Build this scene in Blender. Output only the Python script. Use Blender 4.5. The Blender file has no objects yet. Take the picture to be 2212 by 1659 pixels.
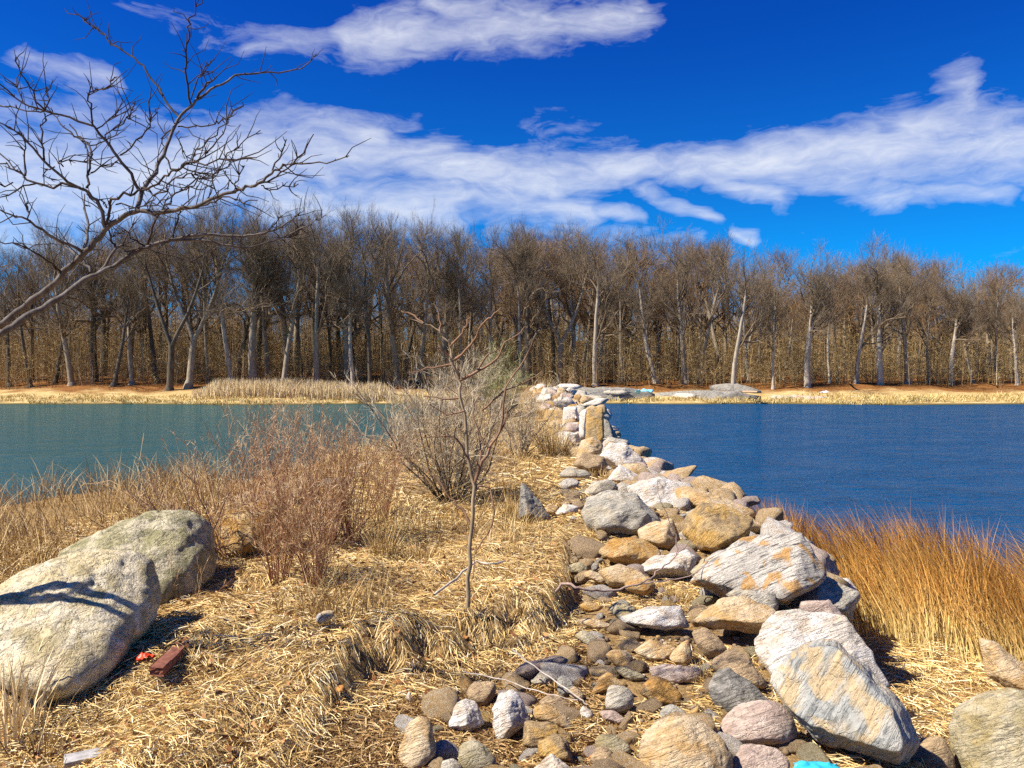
import bpy, bmesh, math, random
import numpy as np
from mathutils import Vector

random.seed(7)
rng = np.random.default_rng(7)
sc = bpy.context.scene
COL = sc.collection
RAD = math.radians

# ------------------------------------------------------------------ camera
FPX = 1720.0                                   # focal length for a 2212 px wide picture
CAMZ = 3.0                                     # metres above the water
PITCH = (829.5 - 805.0) / FPX
cam = bpy.data.cameras.new('camera')
cam.sensor_width = 36.0
cam.lens = 36.0 * FPX / 2212.0
cam.clip_start = 0.05
cam.clip_end = 3000
camo = bpy.data.objects.new('camera', cam)
camo.location = (0, 0, CAMZ)
camo.rotation_euler = (math.pi / 2 - PITCH, 0, 0)
COL.objects.link(camo)
sc.camera = camo

# ------------------------------------------------------------------ light
SUN_EL, SUN_AZ = 49.0, -107.0                   # degrees; azimuth from +Y towards +X
sd = Vector((math.sin(RAD(SUN_AZ)) * math.cos(RAD(SUN_EL)), math.cos(RAD(SUN_AZ)) * math.cos(RAD(SUN_EL)), math.sin(RAD(SUN_EL))))
sun = bpy.data.lights.new('sun', 'SUN')
sun.energy = 5.0
sun.angle = RAD(0.5)
sun.color = (1.0, 0.95, 0.86)
suno = bpy.data.objects.new('sun', sun)
suno.rotation_euler = sd.to_track_quat('Z', 'Y').to_euler()
suno.location = (-20, 5, 30)
COL.objects.link(suno)

sc.view_settings.view_transform = 'Standard'
sc.view_settings.look = 'None'
sc.view_settings.exposure = 1.0
sc.view_settings.gamma = 1.0
sc.view_settings.use_curve_mapping = False
sc.cycles.max_bounces = 5
sc.cycles.diffuse_bounces = 2
sc.cycles.glossy_bounces = 2
sc.cycles.transmission_bounces = 2
sc.cycles.transparent_max_bounces = 4
sc.cycles.use_denoising = False


class NT:
    """small helper round a node tree"""
    def __init__(self, tree):
        self.t = tree
        self.n = tree.nodes
        self.l = tree.links

    def put(self, sock, v):
        if isinstance(v, bpy.types.NodeSocket):
            self.l.new(v, sock)
        elif v is not None:
            sock.default_value = v

    def node(self, typ, **kw):
        nd = self.n.new(typ)
        for k, v in kw.items():
            setattr(nd, k, v)
        return nd

    def math(self, op, a, b=None, c=None, clamp=False):
        nd = self.node('ShaderNodeMath', operation=op, use_clamp=clamp)
        self.put(nd.inputs[0], a)
        if b is not None: self.put(nd.inputs[1], b)
        if c is not None: self.put(nd.inputs[2], c)
        return nd.outputs[0]

    def vec(self, op, a, b=None, s=None):
        nd = self.node('ShaderNodeVectorMath', operation=op)
        self.put(nd.inputs[0], a)
        if b is not None: self.put(nd.inputs[1], b)
        if s is not None: self.put(nd.inputs['Scale'], s)
        return nd.outputs['Value'] if op in ('DOT_PRODUCT', 'LENGTH', 'DISTANCE') else nd.outputs['Vector']

    def noise(self, vec, scale, detail=3.0, rough=0.55, dist=0.0, color=False):
        nd = self.node('ShaderNodeTexNoise')
        if vec is not None: self.put(nd.inputs['Vector'], vec)
        nd.inputs['Scale'].default_value = scale
        nd.inputs['Detail'].default_value = detail
        nd.inputs['Roughness'].default_value = rough
        nd.inputs['Distortion'].default_value = dist
        return nd.outputs['Color'] if color else nd.outputs['Fac']

    def ramp(self, fac, stops, interp='LINEAR'):
        nd = self.node('ShaderNodeValToRGB')
        cr = nd.color_ramp
        cr.interpolation = interp
        while len(cr.elements) < len(stops):
            cr.elements.new(0.5)
        for e, (p, c) in zip(cr.elements, stops):
            e.position = p
            e.color = (c[0], c[1], c[2], 1.0) if not isinstance(c, (int, float)) else (c, c, c, 1.0)
        self.put(nd.inputs[0], fac)
        return nd.outputs[0]

    def mix(self, fac, a, b, blend='MIX'):
        nd = self.node('ShaderNodeMix', data_type='RGBA', blend_type=blend)
        self.put(nd.inputs[0], fac)
        for i, v in ((6, a), (7, b)):
            if isinstance(v, tuple): v = (v[0], v[1], v[2], 1.0)
            self.put(nd.inputs[i], v)
        return nd.outputs[2]

    def maprange(self, v, a, b, c=0.0, d=1.0, smooth=True):
        nd = self.node('ShaderNodeMapRange', interpolation_type='SMOOTHSTEP' if smooth else 'LINEAR')
        self.put(nd.inputs[0], v)
        for i, x in enumerate((a, b, c, d)):
            nd.inputs[i + 1].default_value = x
        return nd.outputs[0]

    def bump(self, h, strength, distance, normal=None):
        nd = self.node('ShaderNodeBump')
        nd.inputs['Strength'].default_value = strength
        nd.inputs['Distance'].default_value = distance
        self.put(nd.inputs['Height'], h)
        if normal is not None: self.put(nd.inputs['Normal'], normal)
        return nd.outputs[0]


# ------------------------------------------------------------------ world: sky with drifting cirrus
world = bpy.data.worlds.new('World')
sc.world = world
world.use_nodes = True
W = NT(world.node_tree)
W.n.clear()
sky = W.node('ShaderNodeTexSky', sky_type='NISHITA')
sky.sun_disc = False
sky.sun_elevation = RAD(SUN_EL)
sky.sun_rotation = RAD(SUN_AZ)
sky.altitude = 0
sky.air_density = 1.0
sky.dust_density = 0.3
sky.ozone_density = 4.0
tc = W.node('ShaderNodeTexCoord')
sep = W.node('ShaderNodeSeparateXYZ')
W.l.new(tc.outputs['Generated'], sep.inputs[0])
az = W.math('ARCTAN2', sep.outputs[0], sep.outputs[1])
el = W.math('ARCSINE', sep.outputs[2])
comb = W.node('ShaderNodeCombineXYZ')
W.put(comb.inputs[0], az); W.put(comb.inputs[1], el)
P0 = comb.outputs[0]
# deep polarised blue: the same grading over the whole dome
g = W.node('ShaderNodeGamma')
W.l.new(sky.outputs[0], g.inputs[0])
g.inputs[1].default_value = 1.0
SKYTINT = (0.04, 0.62, 1.28)
blue = W.mix(1.0, sky.outputs[0], SKYTINT, 'MULTIPLY')
blue = W.mix(W.maprange(el, 0.10, 0.46), blue, W.mix(1.0, blue, (0.45, 0.52, 0.90), 'MULTIPLY'))

blue = W.mix(W.maprange(el, 0.27, 0.07), blue, W.mix(1.0, blue, (0.45, 1.2, 1.15), 'MULTIPLY'))


def sp(px, py):                                # picture direction -> azimuth, elevation
    a = math.atan2(px - 1106, FPX)
    return (a, math.atan2((805 - py) * math.cos(a), FPX))


warp = W.vec('SUBTRACT', W.noise(W.vec('MULTIPLY', P0, (1.0, 2.0, 1.0)), 5.0, 3.0, 0.62, color=True), (0.5, 0.5, 0.5))
warp = W.vec('MULTIPLY', warp, (0.17, 0.065, 0.0))
P = W.vec('ADD', P0, warp)
CLOUDS = [  # a, b (picture directions), radius, strength: streaks of high cloud
    ((600, 95), (800, 78), 30, .6), ((760, 75), (1180, 75), 42, .95), ((930, 15), (1020, 50), 34, .8), ((1180, 75), (1380, 25), 46, .8), ((1000, 50), (1250, 20), 30, .55),
    ((300, 20), (480, 70), 30, .28), ((50, 130), (220, 150), 26, .7), ((480, 80), (640, 75), 25, .4),
    ((-150, 380), (330, 390), 120, 1.0), ((330, 370), (620, 330), 85, 1.0), ((520, 280), (820, 290), 45, .85), ((800, 250), (880, 250), 24, .5),
    ((620, 330), (960, 340), 50, .95), ((900, 350), (1180, 400), 52, .95), ((1080, 400), (1340, 355), 45, .9), ((1280, 360), (1720, 330), 40, 1.0),
    ((1650, 335), (2300, 320), 52, 1.0), ((1950, 300), (2300, 340), 70, .9), ((2030, 190), (2070, 280), 40, .8), ((1940, 270), (2010, 220), 30, .4),
    ((600, 440), (960, 450), 60, .95), ((900, 430), (1250, 455), 40, .8), ((1200, 450), (1380, 460), 16, .75), ((1330, 380), (1510, 460), 20, .75),
    ((1560, 370), (1690, 420), 30, .8), ((1780, 370), (1960, 430), 32, .7), ((1950, 410), (2130, 430), 22, .65), ((1560, 505), (1610, 515), 18, .8),
    ((1080, 490), (1460, 510), 20, .5), ((1140, 270), (1260, 260), 26, .35), ((1640, 280), (1730, 285), 22, .5), ((-100, 500), (150, 540), 40, .8),
    ((1100, 310), (1400, 290), 18, .3), ((2150, 560), (2300, 540), 20, .25)]
acc = None
for a, b, r, s in CLOUDS:
    A, B = sp(*a), sp(*b)
    ba = (B[0] - A[0], B[1] - A[1])
    q = W.vec('SUBTRACT', P, (A[0], A[1], 0))
    h = W.math('MULTIPLY', W.vec('DOT_PRODUCT', q, (ba[0], ba[1], 0)), 1.0 / (ba[0] ** 2 + ba[1] ** 2), clamp=True)
    d = W.vec('DISTANCE', q, W.vec('SCALE', (ba[0], ba[1], 0), s=h))
    v = W.maprange(d, 1.95 * r / FPX, 0.0, 0.0, s * .95)
    acc = v if acc is None else W.math('MAXIMUM', acc, v)
# the same kind of streaks go on over the rest of the dome
wide = W.noise(W.vec('MULTIPLY', P, (1.0, 3.2, 1.0)), 2.6, 3.0, 0.6)
wide = W.maprange(wide, 0.56, 0.84, 0.0, 0.75)
outside = W.math('MAXIMUM', W.maprange(W.math('ABSOLUTE', az), 0.60, 0.80), W.maprange(el, 0.46, 0.62))
outside = W.math('MULTIPLY', outside, W.maprange(el, 0.02, 0.10))
acc = W.math('MAXIMUM', acc, W.math('MULTIPLY', wide, outside))
fine = W.noise(W.vec('MULTIPLY', W.vec('ADD', P0, W.vec('SCALE', warp, s=.5)), (.8, 2.6, 1.0)), 11.0, 5.0, 0.66, 0.0)
fine2 = W.noise(W.vec('ADD', W.vec('MULTIPLY', P, (3.0, 11.0, 1.0)), W.vec('SCALE', warp, s=9.0)), 7.0, 4.0, 0.6)
acc = W.math('ADD', acc, W.math('ADD', W.math('MULTIPLY', W.math('SUBTRACT', fine, 0.5), 1.25), W.math('MULTIPLY', W.math('SUBTRACT', fine2, 0.5), 0.55)))
acc = W.maprange(acc, 0.24, 1.30, 0.0, 1.0, False)
CLOUD = (8.4, 8.7, 9.2)
skyc = W.mix(W.math('MULTIPLY', acc, 0.9), blue, CLOUD)
world.cycles.sampling_method = 'NONE'
bg = W.node('ShaderNodeBackground')
W.l.new(skyc, bg.inputs[0])
bg.inputs[1].default_value = 0.055
wo = W.node('ShaderNodeOutputWorld')
W.l.new(bg.outputs[0], wo.inputs[0])

# ------------------------------------------------------------------ helpers: numpy noise, meshes, materials
def _hash(ix, iy, iz):
    h = (ix * 374761393 + iy * 668265263 + iz * 1442695041) & 0xffffffff
    h = ((h ^ (h >> 13)) * 1274126177) & 0xffffffff
    return ((h ^ (h >> 16)) & 0xffff) / 65535.0


def vnoise(p):
    p = np.asarray(p, float)
    i = np.floor(p).astype(np.int64)
    f = p - i
    f = f * f * (3 - 2 * f)
    r = 0
    for dx in (0, 1):
        for dy in (0, 1):
            for dz in (0, 1):
                w = (f[:, 0] if dx else 1 - f[:, 0]) * (f[:, 1] if dy else 1 - f[:, 1]) * (f[:, 2] if dz else 1 - f[:, 2])
                r = r + w * _hash(i[:, 0] + dx, i[:, 1] + dy, i[:, 2] + dz)
    return r * 2 - 1


def fbm(p, octs=4, gain=0.5):
    r, a = 0, 1.0
    p = np.asarray(p, float)
    for _ in range(octs):
        r = r + a * vnoise(p)
        p = p * 2.03 + 17.3
        a *= gain
    return r


def noise2(x, y, s, octs=3):
    x, y = np.broadcast_arrays(np.asarray(x, float), np.asarray(y, float))
    return fbm(np.stack([x.ravel() * s + 31, y.ravel() * s + 57, np.zeros(x.size)], 1), octs).reshape(x.shape)


def sstep(t):
    t = np.clip(t, 0, 1)
    return t * t * (3 - 2 * t)


def mk(name, V, F, mat, parent=None, attr=None, smooth=False, loc=None):
    """one mesh object from vertices and a list of index arrays (n,3) or (n,4)"""
    me = bpy.data.meshes.new(name)
    F = [np.asarray(f, np.int32) for f in F if len(f)]
    nl = sum(f.size for f in F)
    npoly = sum(len(f) for f in F)
    me.vertices.add(len(V))
    me.vertices.foreach_set('co', np.ascontiguousarray(V, np.float32).ravel())
    me.loops.add(nl)
    me.loops.foreach_set('vertex_index', np.concatenate([f.ravel() for f in F]))
    me.polygons.add(npoly)
    tot = np.concatenate([np.full(len(f), f.shape[1], np.int32) for f in F])
    st = np.concatenate([[0], np.cumsum(tot)[:-1]]).astype(np.int32)
    me.polygons.foreach_set('loop_start', st)
    if smooth:
        me.polygons.foreach_set('use_smooth', np.ones(npoly, bool))
    if attr is not None:
        for k, v in attr.items():
            at = me.attributes.new(k, 'FLOAT', 'POINT')
            at.data.foreach_set('value', np.ascontiguousarray(v, np.float32))
    me.update(calc_edges=True)
    if mat is not None: me.materials.append(mat)
    return link(name, me, parent, loc)


def link(name, me, parent=None, loc=None):
    o = bpy.data.objects.new(name, me)
    COL.objects.link(o)
    if parent is not None: o.parent = parent
    if loc is not None: o.location = loc
    return o


def empty(name, loc):
    o = bpy.data.objects.new(name, None)
    o.empty_display_size = 0.2
    o.location = loc
    COL.objects.link(o)
    return o


def tag(o, label=None, cat=None, group=None, kind=None):
    for k, v in (('label', label), ('category', cat), ('group', group), ('kind', kind)):
        if v: o[k] = v
    return o


class Geo:
    def __init__(self):
        self.V, self.F, self.n, self.A = [], [], 0, []

    def add(self, V, F, a=0.5):
        self.V.append(V)
        for f in F: self.F.append(np.asarray(f) + self.n)
        self.A.append(np.full(len(V), a) if np.isscalar(a) else a)
        self.n += len(V)

    def build(self, name, mat, parent=None, smooth=False, loc=None):
        V = np.concatenate(self.V)
        return mk(name, V, self.F, mat, parent, {'rnd': np.concatenate(self.A)}, smooth, loc)

    def tube(self, pts, rads, sides=5, a=None):
        pts = np.asarray(pts, float)
        n = len(pts)
        rads = np.broadcast_to(np.asarray(rads, float), (n,)) if np.ndim(rads) else np.full(n, rads)
        t = np.gradient(pts, axis=0)
        t /= np.linalg.norm(t, axis=1)[:, None] + 1e-9
        ref = np.array([0, 0, 1.0]) if abs(t[0][2]) < 0.8 else np.array([1.0, 0, 0])
        u = np.cross(t, ref)
        u /= np.linalg.norm(u, axis=1)[:, None] + 1e-9
        v = np.cross(t, u)
        an = np.arange(sides) * 2 * math.pi / sides
        ring = (u[:, None, :] * np.cos(an)[None, :, None] + v[:, None, :] * np.sin(an)[None, :, None]) * rads[:, None, None] + pts[:, None, :]
        V = ring.reshape(-1, 3)
        i = np.arange(n - 1)[:, None] * sides
        j = np.arange(sides)[None, :]
        k = (j + 1) % sides
        Q = np.stack([i + j, i + k, i + sides + k, i + sides + j], -1).reshape(-1, 4)
        self.add(V, [Q], random.random() if a is None else a)

    def ribbons(self, p0, p1, w, sag=0.0, tip=0.4, a=None):
        """bent flat stalks, two quads each"""
        n = len(p0)
        d = p1 - p0
        L = np.linalg.norm(d, axis=1)[:, None] + 1e-9
        s = np.cross(d / L, rng.normal(size=(n, 3)))
        s /= np.linalg.norm(s, axis=1)[:, None] + 1e-9
        w = np.broadcast_to(np.asarray(w, float), (n,))[:, None] * 0.5
        m = (p0 + p1) / 2 + rng.normal(size=(n, 3)) * L * 0.03
        m[:, 2] += np.broadcast_to(np.asarray(sag, float), (n,))
        V = np.stack([p0 - s * w, p0 + s * w, m - s * w, m + s * w, p1 - s * w * tip, p1 + s * w * tip], 1).reshape(-1, 3)
        b = np.arange(n)[:, None] * 6
        Q = np.concatenate([b + np.array([[0, 1, 3, 2]]), b + np.array([[2, 3, 5, 4]])])
        self.add(V, [Q], np.repeat(rng.random(n) if a is None else a, 6))

    def twigs(self, p, d, L, w, a=None):
        """thin tapered slivers, one triangle each"""
        n = len(p)
        s = np.cross(d, rng.normal(size=(n, 3)))
        s /= np.linalg.norm(s, axis=1)[:, None] + 1e-9
        w = np.broadcast_to(np.asarray(w, float), (n,))[:, None] * 0.5
        L = np.broadcast_to(np.asarray(L, float), (n,))[:, None]
        V = np.stack([p - s * w, p + s * w, p + d * L], 1).reshape(-1, 3)
        self.add(V, [np.arange(3 * n).reshape(-1, 3)], np.repeat(rng.random(n) if a is None else a, 3))

    def blades(self, base, H, lean, w, a=None, curve=1.0):
        """upright grass blades: 3 segments, leaning and curving over"""
        n = len(base)
        an = rng.random(n) * 6.283
        s = np.stack([np.cos(an), np.sin(an), np.zeros(n)], 1)
        w = np.broadcast_to(np.asarray(w, float), (n,))[:, None] * 0.5
        H = np.broadcast_to(np.asarray(H, float), (n,))
        pts = []
        for t in (0, .4, .75, 1.0):
            q = base + lean * (t ** 1.8 * curve)[:, None] * H[:, None] if np.ndim(curve) else base + lean * (t ** 1.8 * curve) * H[:, None]
            q = q.copy()
            q[:, 2] += H * t * (1 - 0.12 * t * np.linalg.norm(lean, axis=1))
            pts.append(q)
        V = np.stack([pts[0] - s * w, pts[0] + s * w, pts[1] - s * w * .85, pts[1] + s * w * .85, pts[2] - s * w * .55, pts[2] + s * w * .55, pts[3]], 1).reshape(-1, 3)
        b = np.arange(n)[:, None] * 7
        Q = np.concatenate([b + np.array([[0, 1, 3, 2]]), b + np.array([[2, 3, 5, 4]])])
        T = b + np.array([[4, 5, 6]])
        rr = rng.random(n) if a is None else a
        ht = np.array([0, 0, .4, .4, .75, .75, 1.0])
        self.add(V, [Q, T], np.repeat(rr, 7))
        return np.tile(ht, n)


def newmat(name, rough=0.9, spec=0.2):
    m = bpy.data.materials.new(name)
    m.use_nodes = True
    t = NT(m.node_tree)
    b = t.n['Principled BSDF']
    b.inputs['Roughness'].default_value = rough
    b.inputs['Specular IOR Level'].default_value = spec
    return m, t, b


def mat_straw(name, stops, rough=0.6, attr='rnd', translucent=0.0, patch=0.0):
    m, t, b = newmat(name, rough, 0.25)
    at = t.node('ShaderNodeAttribute', attribute_name=attr)
    c = t.ramp(at.outputs['Fac'], stops)
    if patch:
        ge = t.node('ShaderNodeNewGeometry')
        nz = t.noise(ge.outputs['Position'], 1.3, 3.0)
        c = t.mix(t.maprange(nz, .35, .7, 0.0, patch), c, t.mix(1.0, c, (.55, .42, .32), 'MULTIPLY'))
    t.put(b.inputs['Base Color'], c)
    return m


def mat_bark(name, ca, cb, scale=8.0, bump=0.02, rough=0.9, stretch=0.25):
    m, t, b = newmat(name, rough, 0.15)
    co = t.node('ShaderNodeTexCoord').outputs['Object']
    v = t.vec('MULTIPLY', co, (1, 1, stretch))
    n1 = t.noise(v, scale, 5.0, 0.65)
    n2 = t.noise(co, scale * .3, 3.0)
    c = t.mix(t.maprange(n1, .3, .7), ca, cb)
    c = t.mix(t.maprange(n2, .4, .75, 0, .55), c, t.mix(1.0, c, (.5, .48, .42), 'MULTIPLY'))
    t.put(b.inputs['Base Color'], c)
    t.put(b.inputs['Normal'], t.bump(n1, 0.6, bump))
    return m


def mat_rock(name, ca, cb, dark, acc=None, band=0.5, scale=5.0, speck=0.5, acc_amt=0.5, rot=(0.5, 0.3, 0.2), iso=False):
    """weathered gneiss: two ground colours, dark foliation bands, mineral specks, rust stains"""
    m, t, b = newmat(name, 0.82, 0.25)
    tc = t.node('ShaderNodeTexCoord')
    oi = t.node('ShaderNodeObjectInfo')
    off = t.vec('SCALE', (37.0, 91.0, 53.0), s=oi.outputs['Random'])
    mp = t.node('ShaderNodeMapping')
    t.put(mp.inputs[0], t.vec('ADD', tc.outputs['Object'], off))
    mp.inputs['Rotation'].default_value = rot
    co = mp.outputs[0]
    scale *= 1.7
    n1 = t.noise(co, scale * .6, 4.0, .6)
    c = t.mix(t.maprange(n1, .40, .60), ca, cb)
    bv = t.vec('MULTIPLY', co, (2.2, 2.2, 2.6) if iso else (.7, .9, 8.0) if band > .7 else (1.0, 1.3, 7.0))
    nb = t.noise(bv, scale * 1.1, 6.0, .66, 0.7)
    bandf = t.maprange(nb, .50, .62, 0, band)
    c = t.mix(bandf, c, dark)
    if acc is not None:
        n3 = t.noise(co, scale * .8, 3.0, .5, .8)
        c = t.mix(t.maprange(n3, .50, .60, 0, acc_amt), c, acc)
    n4 = t.noise(co, 55.0, 4.0, .7)
    c = t.mix(t.maprange(n4, .56, .68, 0, speck), c, dark)
    n5 = t.noise(co, 24.0, 5.0, .7)
    c = t.mix(t.maprange(n5, .55, .72, 0, .35), c, tuple(min(1, x * 1.5 + .06) for x in ca))
    t.put(b.inputs['Base Color'], c)
    hh = t.math('ADD', t.math('MULTIPLY', nb, .9), t.math('ADD', t.math('MULTIPLY', n5, .45), t.math('MULTIPLY', n4, .18)))
    vo = t.node('ShaderNodeTexVoronoi', feature='DISTANCE_TO_EDGE')
    t.put(vo.inputs['Vector'], t.vec('ADD', bv, t.vec('SCALE', t.noise(co, 6.0, 3.0, color=True), s=1.2)))
    vo.inputs['Scale'].default_value = scale * .35
    crack = t.maprange(vo.outputs['Distance'], 0.0, .05)
    hh = t.math('ADD', hh, t.math('MULTIPLY', crack, .12))
    t.put(b.inputs['Normal'], t.bump(hh, .9, .045))
    return m


def mat_plain(name, col, rough=0.6, var=0.25, scale=12.0, spec=0.3, metal=0.0):
    m, t, b = newmat(name, rough, spec)
    co = t.node('ShaderNodeTexCoord').outputs['Object']
    n = t.noise(co, scale, 4.0)
    t.put(b.inputs['Base Color'], t.mix(t.maprange(n, .3, .7, 0, var), col, tuple(x * .45 for x in col)))
    t.put(b.inputs['Normal'], t.bump(n, .4, .01))
    return m


# ------------------------------------------------------------------ terrain
XR = lambda y: np.interp(y, [0, 4.2, 7.3, 11, 15, 20, 30, 50, 80], [1.75, 2.15, 2.75, 3.1, 2.55, 2.5, 3.0, 3.1, 3.1])
XL = lambda y: np.interp(y, [0, 7, 9.5, 12, 16, 20, 30, 80], [-60, -40, -13, -8.5, -5, -4.0, -3.4, -3.0])
LEDGE = lambda x: np.interp(x, [-1.6, -1.2, -1.05, -0.98, -0.4, 0.3, 0.5, 0.62, 0.72], [1.5, 3.2, 4.3, 4.9, 5.3, 5.75, 6.4, 9.0, 60.0])
YB = lambda x: np.interp(x, [2.5, 4, 5.7, 8, 12, 30, 90], [13.2, 12.2, 9.6, 7.4, 4.5, -5, -20])   # back edge of the marsh
YSH = lambda x: 75.0 + 1.4 * np.sin(x * .09 + 1) + 0.8 * np.sin(x * .31) + np.abs(x) * 0.012


def H(x, y):
    x, y = np.broadcast_arrays(np.asarray(x, float), np.asarray(y, float))
    nz = noise2(x, y, .9, 3)
    nf = noise2(x, y, 5.0, 2)
    top = 1.02 + 0.05 * nz + 0.02 * nf
    led = sstep((y - LEDGE(x) + .22 * nf + .14 * nz) / .62)
    led_h = np.interp(y, [3.6, 4.3, 4.9, 5.3], [.05, .08, .17, .22])
    top = top + led * (led_h + 0.05 * noise2(x, y, 2.3, 2))
    top = top - 0.12 * sstep((-x - 1.9) / 1.2) * sstep((8 - y) / 3)
    top = top + 0.22 * sstep((y - 6.5) / 3) * (1 - led) - led * 0.06 * sstep((y - 7.0) / 3)
    top = top + 0.25 * sstep((y - 20) / 15)
    right = np.interp(y, [-20, 4, 9, 13], [.62, .55, .22, .05]) + .05 * nz + .02 * nf
    right = right - 1.2 * sstep((y - YB(x) + .4 * nz) / 2.2)
    e = sstep((XR(y) - x + .12 * nf) / .55 + .5)
    z = right * (1 - e) + top * e
    le = (x - XL(y)) / np.where(y < 16, 4.5, 1.8)
    z = np.where(x < 0, -0.9 + (z + 0.9) * sstep(le + .35), z)
    f = y - YSH(x) + .6 * nz
    far = np.interp(f, [-6, 0, .6, 1.6, 5, 8, 11, 16, 40, 90, 220], [-1.2, -.05, .18, .35, .75, 1.2, 1.75, 2.15, 4.2, 8.5, 15]) + np.where(f > 0, .07 * nz, 0)
    z = np.where(f > -6, np.maximum(z, far), z)
    return z


def ax(spans):
    out = []
    for a, b, s in spans: out += list(np.arange(a, b, s))
    return np.array(out + [spans[-1][1]])


gx = ax([(-600, -100, 50), (-100, -20, 4), (-20, -5, .5), (-5, 5, .075), (5, 20, .4), (20, 100, 4), (100, 600.1, 50)])
gy = ax([(-120, 0, 10), (0, 2.5, .5), (2.5, 12, .075), (12, 30, .25), (30, 70, 1.0), (70, 95, .4), (95, 140, 2), (140, 900.1, 40)])
X, Y = np.meshgrid(gx, gy)
Z = H(X, Y)
V = np.stack([X.ravel(), Y.ravel(), Z.ravel()], 1)
nx, ny = len(gx), len(gy)
i = np.arange(ny - 1)[:, None] * nx + np.arange(nx - 1)[None, :]
Q = np.stack([i, i + 1, i + nx + 1, i + nx], -1).reshape(-1, 4)
m, t, b = newmat('ground', 0.95, 0.1)
pos = t.node('ShaderNodeNewGeometry').outputs['Position']
sx = t.node('ShaderNodeSeparateXYZ'); t.put(sx.inputs[0], pos)
n1 = t.noise(pos, 3.0, 5.0, .6); n2 = t.noise(pos, 30.0, 5.0, .7); n3 = t.noise(pos, .35, 3.0)
soil = t.ramp(n2, [(.25, (.10, .058, .022)), (.5, (.28, .17, .065)), (.75, (.52, .35, .15))])
soil = t.mix(t.maprange(n1, .35, .7, 0, .6), soil, t.ramp(n2, [(.3, (.14, .085, .04)), (.7, (.40, .26, .12))]))
leaf = t.ramp(t.noise(pos, 5.0, 6.0, .75), [(.3, (.05, .022, .008)), (.5, (.20, .082, .022)), (.7, (.36, .17, .05))])
sand = t.ramp(t.noise(t.vec('MULTIPLY', pos, (.35, 1.4, 3.0)), 2.2, 6.0, .7), [(.3, (.20, .13, .045)), (.5, (.48, .33, .13)), (.7, (.66, .52, .28))])
fz = t.math('ADD', sx.outputs[2], t.math('MULTIPLY', t.math('SUBTRACT', n3, .5), 1.4))
farc = t.mix(t.maprange(fz, .75, 1.35), sand, leaf)
farc = t.mix(t.maprange(sx.outputs[2], .22, .02), farc, (.07, .06, .02))
c = t.mix(t.maprange(sx.outputs[1], 66, 70), soil, farc)
t.put(b.inputs['Base Color'], c)
t.put(b.inputs['Normal'], t.bump(n2, .8, .04))
tag(mk('ground', V, [Q], m, smooth=True), kind='structure')

# ------------------------------------------------------------------ water
m = bpy.data.materials.new('water')
m.use_nodes = True
t = NT(m.node_tree)
t.n.clear()
pos = t.node('ShaderNodeNewGeometry').outputs['Position']
sx = t.node('ShaderNodeSeparateXYZ'); t.put(sx.inputs[0], pos)
side = t.maprange(sx.outputs[0], -3.0, 3.0)
c = t.mix(side, (.016, .064, .074), (.001, .048, .130))
w1 = t.noise(t.vec('MULTIPLY', pos, (.45, 1.0, 1.0)), 2.6, 4.0, .6, .4)
w2 = t.noise(t.vec('MULTIPLY', pos, (.35, 1.2, 1.0)), 9.0, 3.0, .6, .3)
w3 = t.noise(t.vec('MULTIPLY', pos, (.6, 1.0, 1.0)), .55, 3.0, .5)
gust = t.maprange(w3, .3, .7, .45, 1.15)
hh = t.math('ADD', t.math('MULTIPLY', w1, .7), t.math('MULTIPLY', w2, .16))
hh = t.math('MULTIPLY', hh, t.math('MULTIPLY', gust, t.math('ADD', t.math('MULTIPLY', side, .78), .22)))
wn = t.bump(hh, 1.0, .38)
df = t.node('ShaderNodeBsdfDiffuse'); gl_ = t.node('ShaderNodeBsdfGlossy')
t.put(df.inputs['Color'], c); t.put(df.inputs['Normal'], wn)
gl_.inputs['Roughness'].default_value = .09; gl_.inputs['Color'].default_value = (.85, .95, 1, 1)
t.put(gl_.inputs['Normal'], wn)
fr = t.node('ShaderNodeLayerWeight'); fr.inputs[0].default_value = .22
t.put(fr.inputs['Normal'], wn)
ms = t.node('ShaderNodeMixShader')
t.put(ms.inputs[0], t.maprange(fr.outputs['Fresnel'], 0.0, 1.0, .05, .42, False))
t.l.new(df.outputs[0], ms.inputs[1]); t.l.new(gl_.outputs[0], ms.inputs[2])
mo_ = t.node('ShaderNodeOutputMaterial'); t.l.new(ms.outputs[0], mo_.inputs[0])
wx = np.array([-600, 600.0]); wy = np.array([-120.0, 110.0])
V = np.array([[wx[0], wy[0], 0], [wx[1], wy[0], 0], [wx[1], wy[1], 0], [wx[0], wy[1], 0]])
tag(mk('water', V, [np.array([[0, 1, 2, 3]])], m), kind='structure')

# ------------------------------------------------------------------ rocks
fwd = np.array([0, math.cos(PITCH), -math.sin(PITCH)])
upv = np.array([0, math.sin(PITCH), math.cos(PITCH)])


def ray(px, py):
    return fwd + np.array([(px - 1106) / FPX, 0, 0]) + upv * ((829.5 - py) / FPX)


def on_plane(px, py, z):
    d = ray(px, py)
    s = (z - CAMZ) / d[2]
    return np.array([0, 0, CAMZ]) + d * s


def on_ground(px, py):
    d = ray(px, py)
    ts = np.concatenate([np.arange(2, 20, .03), np.arange(20, 130, .3)])
    P = np.array([0, 0, CAMZ]) + ts[:, None] * d
    hit = np.nonzero(P[:, 2] <= H(P[:, 0], P[:, 1]))[0]
    return P[hit[0]] if len(hit) else P[-1]


# survey sheets: where each set of outline coordinates was read off
SHEET = {'1': (1080, 756, .3174), '2': (864, 1242, .2685), '3': (1404, 1242, .2685), '4': (1620, 1026, .3816), '5': (0, 1026, .3814), '6': (378, 864, .3906), 'f': (0, 0, 1.0)}


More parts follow.
